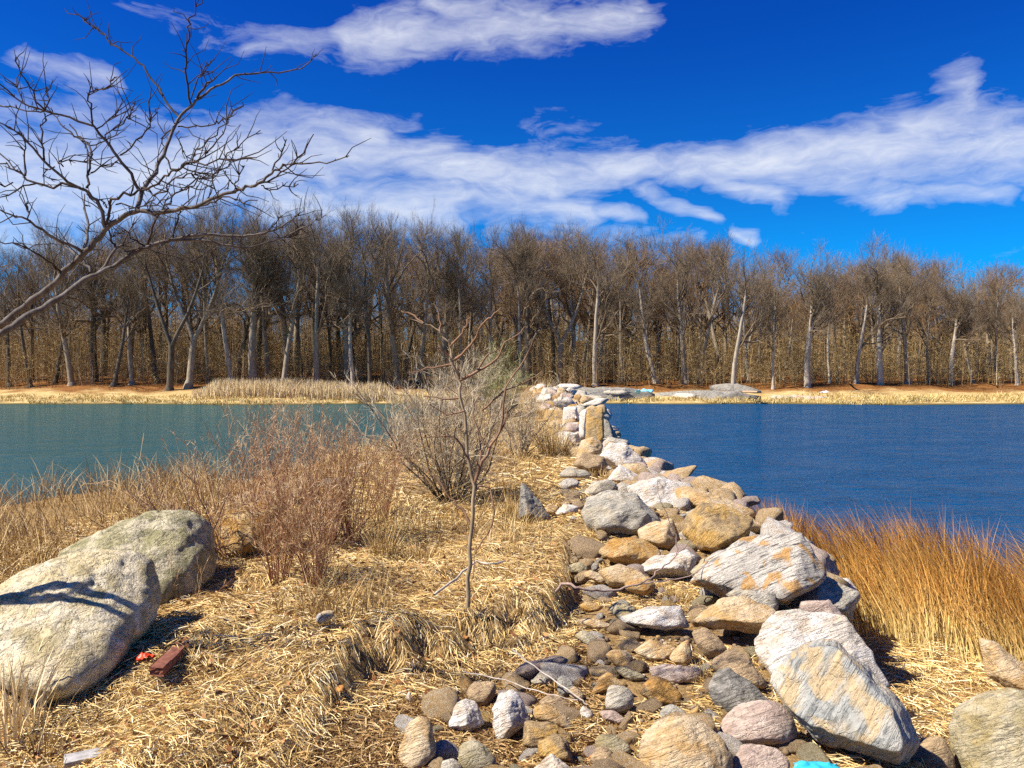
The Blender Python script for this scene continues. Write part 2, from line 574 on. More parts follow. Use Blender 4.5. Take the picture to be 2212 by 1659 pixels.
def sheet(r, pts):
    ox, oy, k = SHEET[r]
    return np.array([(ox + x * k, oy + y * k) for x, y in pts], float)


def hull2(p):
    p = sorted(map(tuple, p))
    def half(q):
        h = []
        for a in q:
            while len(h) > 1 and (h[-1][0] - h[-2][0]) * (a[1] - h[-2][1]) - (h[-1][1] - h[-2][1]) * (a[0] - h[-2][0]) <= 0: h.pop()
            h.append(a)
        return h
    return np.array(half(p)[:-1] + half(p[::-1])[:-1])


_ico = {}
def ico(n):
    if n not in _ico:
        bm = bmesh.new()
        bmesh.ops.create_icosphere(bm, subdivisions=n, radius=1.0)
        V = np.array([v.co[:] for v in bm.verts]); F = np.array([[v.index for v in f.verts] for f in bm.faces])
        bm.free()
        _ico[n] = (V, F)
    return _ico[n]


def carve(planes, offs, p, n, disp, strata, seed, size):
    p = p * 2.2 if p >= 12 else p
    D, F = ico(n)
    dots = np.maximum(D @ planes.T, 1e-6) / offs[None, :]
    r = (dots ** p).sum(1) ** (-1.0 / p)
    V = D * r[:, None]
    q = V / size + seed * 7.31
    s1 = fbm(q * 2.2, 3) * disp * size
    s2 = fbm(q * 7.0, 3) * disp * .38 * size
    s3 = -np.abs(fbm(q * 2.9 + 5.1, 2)) * disp * .9 * size * (1.0 if p > 14 else .6)
    V = V + D * (s1 + s2 + s3)[:, None]
    if strata:
        ax_ = np.array([.25, .2, .95]); ax_ /= np.linalg.norm(ax_)
        h = (V @ ax_) / size * 9 + fbm(q * 1.7, 2) * 1.2
        saw = (h - np.floor(h))
        lay = _hash(np.floor(h).astype(np.int64), np.zeros(len(h), np.int64), np.zeros(len(h), np.int64) + int(seed * 100))
        out = V - ax_ * (V @ ax_)[:, None]
        V = V + out / (np.linalg.norm(out, axis=1)[:, None] + 1e-6) * ((lay - .5) * .55 * strata * size * sstep(np.minimum(saw, 1 - saw) * 5))[:, None]
    return V, F


PAL = {
    'white': mat_rock('rock_white', (.76, .69, .60), (.62, .53, .42), (.10, .085, .07), (.45, .27, .10), .55, 5, .5, .35),
    'cream': mat_rock('rock_cream', (.64, .48, .29), (.54, .36, .17), (.12, .08, .05), (.50, .27, .07), .5, 5, .45, .5),
    'gold': mat_rock('rock_gold', (.56, .33, .09), (.36, .25, .13), (.09, .055, .025), (.60, .42, .20), .75, 5, .5, .5, (.9, .35, .5)),
    'orange': mat_rock('rock_orange', (.50, .27, .07), (.55, .38, .18), (.10, .05, .02), (.40, .17, .03), .45, 6, .5, .5),
    'grey': mat_rock('rock_grey', (.40, .36, .285), (.54, .47, .36), (.06, .055, .05), (.42, .32, .18), .6, 5, .5, .35),
    'bluegrey': mat_rock('rock_bluegrey', (.34, .33, .29), (.52, .46, .36), (.065, .07, .07), (.52, .36, .17), .7, 3.2, .55, .75, (.6, .9, .4)),
    'brown': mat_rock('rock_brown', (.50, .345, .19), (.38, .26, .145), (.06, .04, .025), (.42, .30, .16), .55, 6, .5, .4),
    'pink': mat_rock('rock_pink', (.56, .42, .32), (.44, .32, .25), (.13, .085, .07), (.62, .52, .42), .5, 5, .6, .4),
    'layered': mat_rock('rock_layered', (.60, .53, .43), (.44, .39, .32), (.075, .065, .06), (.52, .27, .07), .95, 4, .4, .85, (.55, .35, .1)),
    'boulder': mat_rock('rock_lichen', (.58, .46, .255), (.66, .56, .38), (.07, .06, .035), (.30, .235, .10), .45, 3.5, .9, .6, iso=True),
    'mossy': mat_rock('rock_mossy', (.36, .31, .16), (.54, .46, .30), (.06, .055, .03), (.20, .18, .075), .45, 4.5, .9, .6, iso=True),
    'olive': mat_rock('rock_olive', (.36, .29, .155), (.50, .42, .27), (.05, .045, .03), (.40, .28, .09), .5, 5, .5, .4),
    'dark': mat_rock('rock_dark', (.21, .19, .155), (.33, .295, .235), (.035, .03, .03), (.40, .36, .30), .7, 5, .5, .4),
}
ROCKS = []          # (object, picture centre, width, height, short name) for placing and describing the smaller stones


def rock(r, pts, pal, label, z=None, thick=.8, p=16, k=(.25, .95), disp=.05, strata=0, n=4, D=None, name='rock', sink=.28, cat='rock', top=.25, group=None, low=.55, tilt=(-.05, .6)):
    P = hull2(sheet(r, pts))
    if r == '1': P = P.mean(0) + (P - P.mean(0)) * 1.14
    seed = 1.0 + len(ROCKS) * .37 + P[0][0] * .01
    rs = random.Random(int(P[0][0] * 13 + P[0][1] * 7))
    # polygon centroid
    a = P; bb = np.roll(P, -1, 0)
    cr = a[:, 0] * bb[:, 1] - bb[:, 0] * a[:, 1]
    c = ((a + bb) * cr[:, None]).sum(0) / (3 * cr.sum())
    w, h = np.ptp(P[:, 0]), np.ptp(P[:, 1])
    bot = P[:, 1].max()
    if D is None:
        D = (on_plane(c[0], bot, z) if z is not None else on_ground(c[0], bot))[1]
    tpx = thick * .5 * math.sqrt(w * h)
    Dc = D / (1 - sink * tpx / FPX)
    sc_ = Dc / FPX
    f = ray(*c); C = np.array([0, 0, CAMZ]) + f * (Dc / f[1])
    f /= np.linalg.norm(f)
    wv = -f; u = np.cross([0, 0, 1.0], wv); u /= np.linalg.norm(u); v = np.cross(wv, u)
    q = (P - c) * np.array([1, -1]) * sc_
    e = np.roll(q, -1, 0) - q
    nn = np.stack([e[:, 1], -e[:, 0]], 1)
    nn /= np.linalg.norm(nn, axis=1)[:, None]
    d = (nn * q).sum(1)
    s = np.sign(d); nn *= s[:, None]; d *= s
    pl, of = [], []
    for (a_, b_), dd in zip(nn, d):
        kf = rs.uniform(*k) * (1.0 + top * max(b_, 0)) * (1.0 if b_ > -.2 else low); kb = rs.uniform(.2, .8)
        for kk in (kf, -kb):
            nv = np.array([a_, b_, kk]); L = np.linalg.norm(nv)
            pl.append(nv / L); of.append(dd / L)
    T = tpx * sc_
    for _ in range(3):
        nv = np.array([rs.uniform(-.45, .45), rs.uniform(*tilt), 1.0]); nv /= np.linalg.norm(nv)
        pl.append(nv); of.append(T * rs.uniform(.85, 1.1))
    pl.append(np.array([0, 0, -1.0])); of.append(T * 1.1)
    of = np.array(of); pl = np.array(pl)
    pe = p * 2.2 if p >= 12 else p
    th_ = np.linspace(0, 6.283, 64, endpoint=False)
    dd_ = np.stack([np.cos(th_), np.sin(th_), 0 * th_], 1)
    qq = np.maximum(dd_ @ pl.T, 1e-6) / of[None]
    of = of * float(np.mean((qq ** pe).sum(1) ** (1 / pe) / qq.max(1)))
    size = .5 * (w + h) * sc_ * .5
    V, F = carve(np.array(pl), of, p, n, disp, strata, seed, size)
    M = np.stack([u, v, wv], 0)
    V = V @ M
    o = mk(name, V, [F], PAL[pal], None, None, True, tuple(C))
    tag(o, label, cat, group)
    ROCKS.append((o, c, w, h, label, C, Dc))
    return o


R = rock
# two big rounded boulders and the stones behind the weeds, left
R('5', [(-150, 800), (-60, 640), (60, 560), (230, 480), (500, 440), (760, 500), (860, 600), (872, 750), (820, 880), (620, 1090), (430, 1215), (280, 1200), (40, 1060), (-120, 900)], 'boulder', 'big rounded lichen-speckled boulder, the nearer of the two at left edge', thick=1.2, p=5, k=(.5, .8), top=.5, low=.15, tilt=(.35, .8), disp=.05, n=6, z=.95, sink=.1, name='boulder', cat='boulder')
R('5', [(360, 440), (560, 300), (870, 205), (1100, 220), (1190, 330), (1195, 620), (1080, 735), (880, 780), (600, 700)], 'mossy', 'rounded grey-green boulder just behind the nearest big boulder', thick=1.1, p=5, k=(.5, .8), top=.5, low=.15, tilt=(.3, .7), disp=.05, n=6, z=1.0, sink=.15, name='boulder', cat='boulder')
R('5', [(1190, 400), (1240, 200), (1450, 150), (1610, 170), (1640, 320), (1450, 470), (1240, 480)], 'orange', 'flat-topped orange-tan block showing through the red weeds', thick=.9, p=18, z=1.15, strata=.12)
R('6', [(240, 570), (380, 500), (560, 440), (740, 420), (800, 470), (780, 560), (560, 590), (360, 640)], 'cream', 'long pale slab lying behind the red weeds by left water', thick=.8, p=14, z=1.05)
R('6', [(780, 500), (820, 430), (960, 430), (960, 480), (900, 540)], 'grey', 'grey stone half hidden in grass beside the small white stone', thick=.8, z=1.05)
R('6', [(1000, 410), (1020, 355), (1070, 340), (1105, 355), (1095, 430)], 'white', 'small upright white stone at the left water edge', thick=.9, z=1.0, n=4)
R('6', [(1200, 370), (1240, 330), (1310, 350), (1320, 420), (1230, 420)], 'cream', 'pale stone behind the left stems of the grey bush', z=1.1, n=3)
R('6', [(1430, 160), (1470, 140), (1540, 150), (1530, 180), (1450, 180)], 'white', 'white stone glimpsed through the middle of the grey bush', z=1.0, n=3)
R('5', [(550, 1140), (600, 1070), (700, 1030), (790, 1060), (820, 1130), (700, 1170), (600, 1180)], 'grey', 'flat grey stone in the shade under the nearest boulder', thick=.9, z=1.0)
R('5', [(690, 1300), (760, 1230), (850, 1210), (880, 1225), (800, 1300)], 'grey', 'pointed grey stone on straw at the edge of the boulder shade', thick=.7, z=1.02)
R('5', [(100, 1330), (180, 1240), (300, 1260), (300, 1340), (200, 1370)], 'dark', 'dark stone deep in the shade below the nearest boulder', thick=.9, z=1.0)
R('5', [(1460, 1060), (1530, 1000), (1590, 1030), (1600, 1070), (1530, 1080)], 'grey', 'small notched grey stone alone on the left straw', thick=.8, z=1.15)
R('6', [(775, 1210), (790, 1180), (840, 1163), (875, 1168), (880, 1200), (850, 1225), (800, 1238)], 'bluegrey', 'smooth blue-grey oval stone on the straw below the red weeds', thick=.8, p=5, disp=.02, z=1.28)
# cobbles at the bottom, middle
R('2', [(520, 950), (590, 870), (700, 855), (770, 880), (775, 960), (700, 1070), (600, 1050)], 'brown', 'grey-brown square cobble behind the white pyramid stone', p=10)
R('2', [(385, 1180), (450, 1050), (530, 990), (620, 1040), (690, 1200), (560, 1275), (400, 1215)], 'white', 'white pyramid-shaped stone at bottom, below the straw ledge', p=16, n=5)
R('2', [(735, 1080), (800, 970), (900, 930), (960, 970), (1050, 1170), (900, 1290), (830, 1335), (765, 1310)], 'white', 'tall upright white and tan stone beside the white pyramid stone', p=12, n=5, thick=.9)
R('2', [(1050, 1100), (1150, 1040), (1270, 1080), (1415, 1220), (1400, 1265), (1250, 1230), (1090, 1170)], 'cream', 'oblong yellow-tan cobble leaning right of the tall upright stone', p=8)
R('2', [(1110, 1030), (1180, 970), (1290, 975), (1390, 1050), (1330, 1110), (1200, 1080)], 'brown', 'speckled brown cobble behind the oblong yellow-tan cobble', p=8)
R('2', [(985, 1360), (1000, 1180), (1220, 1195), (1390, 1280), (1395, 1390), (1100, 1400)], 'gold', 'squared brown-gold block with flat front at bottom centre', p=18, k=(.1, .5), strata=.1, n=5)
R('2', [(1100, 1450), (1110, 1340), (1260, 1280), (1350, 1340), (1405, 1500), (1250, 1520)], 'gold', 'ribbed brown-gold stone leaning on the squared block', p=14, strata=.12, n=5)
R('2', [(1560, 1340), (1600, 1290), (1740, 1290), (1865, 1380), (1830, 1450), (1760, 1470), (1580, 1410)], 'olive', 'dark smooth olive cobble left of the largest pale bottom boulder', p=7, disp=.03)
R('2', [(1520, 1510), (1570, 1400), (1660, 1380), (1775, 1500), (1680, 1560)], 'brown', 'reddish-brown wedge cobble below the dark olive cobble', p=10)
R('2', [(1645, 1000), (1680, 900), (1810, 895), (1885, 960), (1870, 1060), (1790, 1105), (1660, 1085)], 'grey', 'round greyish-tan cobble standing alone among straw', p=7, disp=.03)
R('2', [(1530, 960), (1600, 830), (1680, 785), (1850, 890), (1640, 960), (1560, 975)], 'orange', 'ochre wedge stone behind the round greyish cobble', p=18)
R('2', [(1260, 850), (1300, 805), (1370, 830), (1410, 900), (1360, 990), (1290, 990), (1265, 930)], 'dark', 'upright dark-topped grey stone below the straw ledge corner', p=12)
R('2', [(1350, 940), (1400, 890), (1490, 960), (1470, 1020), (1380, 1000)], 'brown', 'small brown cobble touching the upright dark-topped stone', p=8, n=3)
R('2', [(1050, 850), (1130, 780), (1190, 810), (1220, 870), (1170, 900), (1070, 885)], 'grey', 'small grey pointed cobble at the straw ledge foot', p=14, n=4)
R('2', [(1645, 650), (1720, 600), (1830, 610), (1875, 650), (1850, 745), (1760, 745)], 'cream', 'cream cobble with layered face at the edge of straw', p=9)
R('2', [(1410, 370), (1540, 345), (1730, 400), (1740, 435), (1560, 445)], 'cream', 'flat tan stone under the twig shadow in the stone bed', p=14, n=4)
R('2', [(1400, 490), (1480, 440), (1580, 500), (1595, 565), (1500, 570)], 'olive', 'olive-brown cobble at the right edge of the straw bank', p=9, n=4)
R('2', [(1430, 250), (1500, 215), (1620, 240), (1630, 290), (1500, 305)], 'orange', 'orange-brown cobble below the fallen branch', p=9, n=4)
R('2', [(1670, 270), (1740, 220), (1890, 250), (1905, 310), (1760, 365)], 'olive', 'dull olive stone in the middle of the stone bed', p=14, n=4)
R('2', [(1040, 1590), (1220, 1440), (1390, 1560), (1390, 1660), (1040, 1660)], 'white', 'pale grey peaked stone cut off by the bottom edge', p=16, n=5)
R('2', [(-20, 1460), (60, 1200), (180, 1140), (250, 1190), (295, 1450), (180, 1545), (60, 1545)], 'cream', 'tan rounded boulder at bottom, left of the white pyramid stone', p=7, n=5, name='boulder', cat='boulder')
R('2', [(460, 1440), (500, 1350), (620, 1330), (790, 1500), (700, 1600), (500, 1590)], 'olive', 'dull olive-grey smooth stone at the bottom edge', p=8, n=4)
R('2', [(330, 1500), (430, 1475), (530, 1560), (420, 1620), (330, 1600)], 'grey', 'small grey-green stone at the bottom, beside the tan boulder', p=12, n=3)
R('2', [(515, 1310), (560, 1285), (725, 1400), (690, 1440)], 'cream', 'thin tan stone below the white pyramid stone', p=14, n=3)
R('2', [(1440, 1110), (1470, 1050), (1540, 1090), (1565, 1150), (1510, 1175)], 'white', 'small whitish cobble right of the oblong yellow-tan cobble', p=8, n=3)
R('2', [(1600, 1100), (1720, 1090), (1830, 1160), (1760, 1210), (1640, 1170)], 'pink', 'pinkish flat cobble below the round greyish cobble', p=10, n=4)
R('2', [(1700, 750), (1820, 735), (2010, 820), (1850, 860)], 'olive', 'flat greenish slab between cream cobble and pink slab', p=16, n=4, thick=.6)
R('2', [(35, 990), (75, 935), (115, 1010), (80, 1035)], 'white', 'tiny pale stone tucked into straw left of the cobbles', p=12, n=3)
# stones of the wall edge, right foreground
R('3', [(970, 950), (1090, 730), (1200, 600), (1480, 520), (1660, 660), (2000, 950), (2110, 1220), (1950, 1480), (1870, 1450), (1400, 1350), (1130, 1130)], 'bluegrey', 'largest blue-grey and gold slab sloping down at lower right', z=.98, thick=.75, p=22, k=(.08, .55), disp=.045, n=6, name='flat_rock', top=.6)
R('3', [(820, 620), (900, 510), (1020, 320), (1200, 270), (1540, 320), (1740, 560), (1880, 810), (1500, 900), (1000, 880), (880, 740)], 'white', 'broad white slab lying behind the largest blue-grey slab', z=1.0, thick=.6, p=20, n=6, name='flat_rock', top=1.2, sink=.9)
R('3', [(350, 400), (590, 185), (760, 165), (1000, 250), (1035, 430), (900, 465), (500, 445)], 'cream', 'tan triangular rock overhanging a dark hollow', z=1.12, thick=.9, p=22, n=5)
R('3', [(570, 190), (680, 115), (1000, 135), (1035, 250), (980, 300), (760, 230)], 'grey', 'grey flat piece behind the tan triangular rock', z=1.12, thick=.6, p=18)
R('f', [(1490, 1270), (1530, 1215), (1610, 1160), (1725, 1145), (1776, 1222), (1772, 1245), (1700, 1298), (1560, 1296)], 'layered', 'big striped block with grey layered top and rust-gold face', z=1.12, thick=.9, p=24, k=(.15, .8), strata=.16, n=6, disp=.035, name='flat_rock', top=.9)
R('f', [(1690, 1322), (1715, 1285), (1770, 1240), (1805, 1258), (1852, 1272), (1850, 1295), (1835, 1335), (1790, 1340)], 'grey', 'grey cracked rock right of the striped block, partly in its shade', z=.95, thick=.9, p=18, n=5)
R('3', [(1205, 300), (1220, 225), (1440, 190), (1530, 290), (1565, 365), (1400, 370)], 'pink', 'rough greyish-pink stone resting on the broad white slab', z=1.2, thick=.8, p=16)
R('3', [(490, 720), (640, 600), (780, 640), (940, 850), (900, 900), (700, 880), (520, 800)], 'brown', 'dark brown rounded rock left of the broad white slab', z=1.02, p=9, n=5)
R('3', [(470, 930), (530, 790), (620, 750), (800, 840), (975, 990), (840, 1030), (740, 1070), (610, 1135), (500, 1050)], 'dark', 'dark grey banded rock below the brown rounded rock', z=1.0, p=14, n=5, strata=.06)
R('3', [(335, 470), (450, 425), (600, 540), (635, 615), (470, 665), (380, 590)], 'brown', 'brown striped cobble beside the dark hollow', z=1.05, p=10)
R('3', [(555, 1270), (620, 1150), (760, 1040), (1000, 1005), (1120, 1080), (1165, 1280), (1100, 1340), (800, 1380), (640, 1400)], 'pink', 'speckled pinkish boulder left of the largest blue-grey slab', z=1.0, p=8, n=5, disp=.035, name='boulder', cat='boulder')
R('f', [(1376, 1625), (1395, 1580), (1440, 1553), (1500, 1550), (1560, 1588), (1586, 1645), (1560, 1690), (1400, 1690)], 'cream', 'largest pale yellow-topped boulder at the bottom edge', z=1.0, p=9, n=6, name='boulder', cat='boulder', disp=.04)
R('3', [(650, 1560), (740, 1390), (960, 1365), (1110, 1440), (1120, 1640), (660, 1640)], 'pink', 'mottled grey-pink rock cut by the bottom edge, right of largest boulder', z=1.0, p=9, n=5)
R('f', [(1330, 1338), (1400, 1312), (1470, 1306), (1492, 1352), (1440, 1362), (1350, 1352)], 'white', 'flat white stone crossed by a twig shadow', z=1.08, thick=.6, p=18, n=5)
R('3', [(150, 670), (230, 560), (310, 515), (345, 640), (300, 725), (200, 720)], 'cream', 'small upright tan cobble in the middle of the stone bed', p=9)
R('3', [(-20, 760), (130, 715), (420, 740), (455, 800), (240, 880), (40, 860)], 'pink', 'flat pinkish slab left of the brown rounded rock', thick=.6, p=14)
R('3', [(-90, 960), (-40, 870), (50, 810), (150, 850), (262, 950), (220, 1030), (50, 1045)], 'orange', 'yellow-ochre rock covered by thin twigs', p=10, n=5)
R('3', [(-140, 620), (0, 525), (215, 570), (200, 620), (140, 700), (0, 695)], 'cream', 'flat pale cream slab right of the layered cream cobble', thick=.6, p=14)
R('3', [(60, 1150), (110, 1060), (190, 1040), (310, 1110), (300, 1170), (120, 1190)], 'grey', 'grey flat cobble above the largest pale bottom boulder', p=9)
R('3', [(290, 1110), (390, 1050), (400, 1100), (330, 1150)], 'orange', 'tiny ochre chip above the largest pale bottom boulder', n=3, p=16)
R('4', [(910, 1620), (1010, 1490), (1090, 1475), (1150, 1600), (1150, 1700), (920, 1700)], 'brown', 'reddish-brown rock at bottom right beside the dark round boulder', z=.75, p=9)
R('4', [(1145, 1500), (1200, 1350), (1350, 1240), (1520, 1195), (1680, 1240), (1700, 1760), (1220, 1760)], 'olive', 'dark olive-brown round boulder in the bottom right corner', z=.7, p=8, n=6, name='boulder', cat='boulder')
R('4', [(1315, 945), (1400, 955), (1500, 1030), (1640, 1130), (1640, 1240), (1480, 1230), (1340, 1150)], 'cream', 'pale ridge-backed rock at the right edge above the dark boulder', z=.6, p=16, n=5)
R('3', [(2060, 1330), (2110, 1270), (2160, 1330), (2140, 1420), (2070, 1450)], 'dark', 'small dark stone under the lower tip of the largest slab', z=.9, n=3)
R('4', [(480, 590), (560, 585), (610, 640), (600, 710), (520, 700)], 'white', 'small whitish rock at the outer edge of the wall by the marsh grass', z=.75)
# the wall further out
R('1', [(585, 1110), (620, 1030), (750, 975), (900, 1005), (1055, 1150), (1055, 1205), (900, 1260), (700, 1270), (600, 1190)], 'grey', 'bulky grey and gold rock at the foot of the white wall stones', z=1.15, p=14, n=5, strata=.1, disp=.07)
R('1', [(885, 940), (1000, 895), (1100, 875), (1240, 955), (1245, 1060), (1130, 1120), (960, 1080), (900, 1020)], 'white', 'blocky white pitted wall stone above the bulky grey rock', z=1.15, p=20, n=5, disp=.06)
R('1', [(1220, 965), (1300, 945), (1450, 985), (1695, 1075), (1692, 1145), (1450, 1150), (1240, 1080)], 'cream', 'long pale slab pointing out towards the right water', z=1.15, p=20, n=5, thick=.8, name='flat_rock')
R('1', [(1285, 1160), (1370, 1060), (1560, 1085), (1692, 1150), (1650, 1280), (1520, 1375), (1350, 1350), (1280, 1250)], 'gold', 'squared gold-brown block with blue-grey top beside the marsh', z=1.12, p=22, n=5, strata=.1, k=(.2, .8))
R('1', [(1640, 1150), (1692, 1135), (1825, 1222), (1670, 1290), (1630, 1250)], 'cream', 'yellowish wedge stone between gold-brown block and water', z=1.05, p=20)
R('1', [(685, 1385), (780, 1300), (930, 1275), (1060, 1345), (1085, 1405), (960, 1460), (790, 1450)], 'orange', 'bright ochre-yellow rock in the stone bed', z=1.1, p=12, n=5)
R('1', [(950, 1230), (1050, 1180), (1165, 1155), (1215, 1300), (1150, 1360), (960, 1300)], 'cream', 'peach-tan flat rock right of the ochre-yellow rock', z=1.12, p=16, n=4)
R('1', [(1040, 1130), (1170, 1175), (1185, 1240), (1060, 1230)], 'cream', 'tan chip under the blocky white wall stone', z=1.12, n=3)
R('1', [(935, 1510), (1050, 1420), (1270, 1365), (1315, 1420), (1290, 1530), (1100, 1540)], 'white', 'jagged whitish rock left of the dark gap under the gold-brown block', z=1.08, p=20, n=5, disp=.08)
R('1', [(1305, 1510), (1380, 1430), (1485, 1405), (1460, 1530), (1360, 1600)], 'olive', 'olive-grey rock tucked left of the striped block', z=1.08, n=4)
R('1', [(685, 1510), (820, 1465), (940, 1500), (1005, 1560), (900, 1610), (750, 1600)], 'cream', 'pale tan flat stone below the ochre-yellow rock', z=1.08, p=12)
R('1', [(855, 1590), (1000, 1545), (1055, 1600), (1000, 1665), (870, 1640)], 'orange', 'orange cobble lying against the fallen branch', z=1.08, p=9)
R('1', [(555, 1535), (620, 1500), (745, 1550), (700, 1590)], 'cream', 'flat tan chip left of the pale tan flat stone', z=1.08, n=3)
R('1', [(450, 1480), (540, 1445), (595, 1490), (560, 1530), (470, 1520)], 'olive', 'round brownish cobble at the straw edge', z=1.08, p=7)
R('1', [(620, 1480), (640, 1450), (670, 1460), (665, 1495), (635, 1505)], 'dark', 'small round dark-green pebble in the stone bed', z=1.08, p=5, n=3)
R('1', [(520, 1300), (560, 1282), (600, 1300), (590, 1325), (540, 1325)], 'white', 'small round white pebble below the bulky grey rock', z=1.1, p=6, n=3)
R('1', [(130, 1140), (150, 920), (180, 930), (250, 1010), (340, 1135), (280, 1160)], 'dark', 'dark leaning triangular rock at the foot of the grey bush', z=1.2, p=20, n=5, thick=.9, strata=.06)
R('1', [(300, 1080), (340, 1050), (400, 1070), (380, 1120), (320, 1120)], 'cream', 'tan stone right of the dark triangular rock', z=1.2, n=3)
R('1', [(380, 1110), (440, 1050), (530, 1070), (520, 1120), (430, 1140)], 'white', 'pale flat stone between dark triangular and bulky grey rocks', z=1.2, n=4)
R('1', [(695, 730), (760, 640), (860, 645), (955, 745), (960, 800), (780, 800)], 'white', 'brightest white boulder on the wall crest above the water', z=1.25, p=16, n=5)
R('1', [(765, 850), (850, 780), (960, 785), (1038, 860), (1000, 900), (860, 895)], 'cream', 'smooth tan boulder in front of the brightest white boulder', z=1.2, p=10, n=4)
R('1', [(735, 890), (820, 785), (900, 830), (985, 885), (960, 915), (800, 915)], 'white', 'white peaked rock left of the smooth tan boulder', z=1.2, p=20, n=5)
R('1', [(580, 970), (640, 900), (740, 885), (785, 920), (770, 970), (640, 1010)], 'grey', 'grey-brown rock left of the white peaked rock', z=1.2, p=14)
R('1', [(740, 950), (830, 905), (900, 930), (910, 1010), (800, 1000)], 'grey', 'grey stone wedged behind the blocky white wall stone', z=1.2, n=4)
R('1', [(505, 780), (570, 705), (700, 725), (725, 790), (600, 840)], 'brown', 'brownish rock below the orange-white leaning stone', z=1.25, p=14)
R('1', [(405, 850), (470, 800), (590, 825), (615, 865), (450, 870)], 'grey', 'flat grey stone at the edge of the yellow grass', z=1.25, p=10)
R('1', [(520, 750), (560, 620), (640, 590), (695, 650), (680, 700), (560, 720)], 'cream', 'orange-white leaning stone on the wall', z=1.3, p=16)
R('1', [(588, 610), (596, 412), (640, 398), (694, 405), (706, 580), (670, 630)], 'gold', 'tall upright tan block standing on the wall', z=1.3, p=26, k=(.1, .45), n=5, strata=.08)
R('1', [(536, 610), (545, 430), (588, 408), (602, 600)], 'white', 'narrow upright white stone left of the tall tan block', z=1.3, p=24, n=4)
R('1', [(425, 500), (438, 398), (520, 390), (534, 480), (470, 505)], 'white', 'cube-like whitish stone left of the narrow upright stone', z=1.35, p=20)
R('1', [(318, 450), (360, 398), (430, 415), (435, 465), (340, 470)], 'cream', 'round peach stone left of the cube-like stone', z=1.35, p=8)
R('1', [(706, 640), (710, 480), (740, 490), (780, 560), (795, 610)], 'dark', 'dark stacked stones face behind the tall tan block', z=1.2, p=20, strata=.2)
R('1', [(690, 660), (740, 595), (860, 615), (865, 660), (700, 700)], 'grey', 'grey flat stone behind the brightest white boulder', z=1.2, p=16)
R('1', [(440, 560), (470, 500), (540, 510), (530, 570)], 'pink', 'pinkish stone under the cube-like stone', z=1.3, n=3)
R('1', [(430, 620), (450, 560), (530, 570), (545, 620), (470, 650)], 'white', 'whitish stone low on the wall left of the narrow stone', z=1.28, n=4)
R('1', [(280, 310), (300, 258), (395, 260), (390, 295), (330, 320)], 'white', 'white stone topping the far end of the wall', z=1.5, n=4)
R('1', [(235, 360), (250, 320), (340, 300), (350, 340), (280, 370)], 'white', 'pale stone below the far top stone of the wall', z=1.45, n=4)
R('1', [(270, 405), (290, 365), (340, 370), (350, 400), (300, 415)], 'pink', 'rosy stone left of the round peach stone', z=1.4, n=3)
R('1', [(540, 400), (560, 360), (610, 370), (625, 400), (580, 415)], 'cream', 'tan stone behind the narrow upright stone', z=1.5, n=3)
R('1', [(430, 385), (450, 350), (530, 345), (550, 385), (480, 398)], 'grey', 'greyish stone behind the cube-like stone', z=1.45, n=3)

HERO_XY = np.array([(r[5][0], r[5][1], .5 * (r[2]) * r[6] / FPX) for r in ROCKS])

# stones of the far stretch of the wall, and the left facing of the causeway
protos = []
for s in range(10):
    rs = np.random.default_rng(100 + s)
    pl = rs.normal(size=(12, 3)); pl /= np.linalg.norm(pl, axis=1)[:, None]
    pl = np.concatenate([pl, np.eye(3), -np.eye(3)])
    V, F = carve(pl, np.concatenate([rs.uniform(.6, 1.0, 12), np.full(6, 1.05)]), (8, 12, 16, 20)[s % 4], 3, .06, 0, s, 1.0)
    V *= np.array([1.15, .9, .72])
    protos.append((V, F))
_pm = {}
def stone_mesh(s, pal):
    if (s, pal) not in _pm:
        V, F = protos[s]
        o = mk('rock', V, [F], PAL[pal], None, None, True)
        _pm[(s, pal)] = o.data
        bpy.data.objects.remove(o)
    return _pm[(s, pal)]


wall_org = np.array([2.6, 24.0, 1.2])
stone_wall = tag(empty('stone_wall', tuple(wall_org)), 'rough pale dry stone wall running out along the right edge of the causeway', 'stone wall')
edge_org = np.array([-4.0, 20.0, .6])
stone_edging = tag(empty('stone_edging', tuple(edge_org)), 'line of half-sunk stones edging the causeway along the left water', 'stone edging')


def stone(name, s, pal, loc, size, rs, label, group, cat='rock', parent=None, org=None):
    o = link(name, stone_mesh(s, pal), parent, loc if org is None else tuple(np.array(loc) - org))
    o.scale = (size * rs.uniform(.8, 1.25), size * rs.uniform(.8, 1.2), size * rs.uniform(.75, 1.1))
    o.rotation_euler = (rs.uniform(-.4, .4), rs.uniform(-.4, .4), rs.uniform(0, 6.28))
    return tag(o, label, cat, group) if parent is None else o


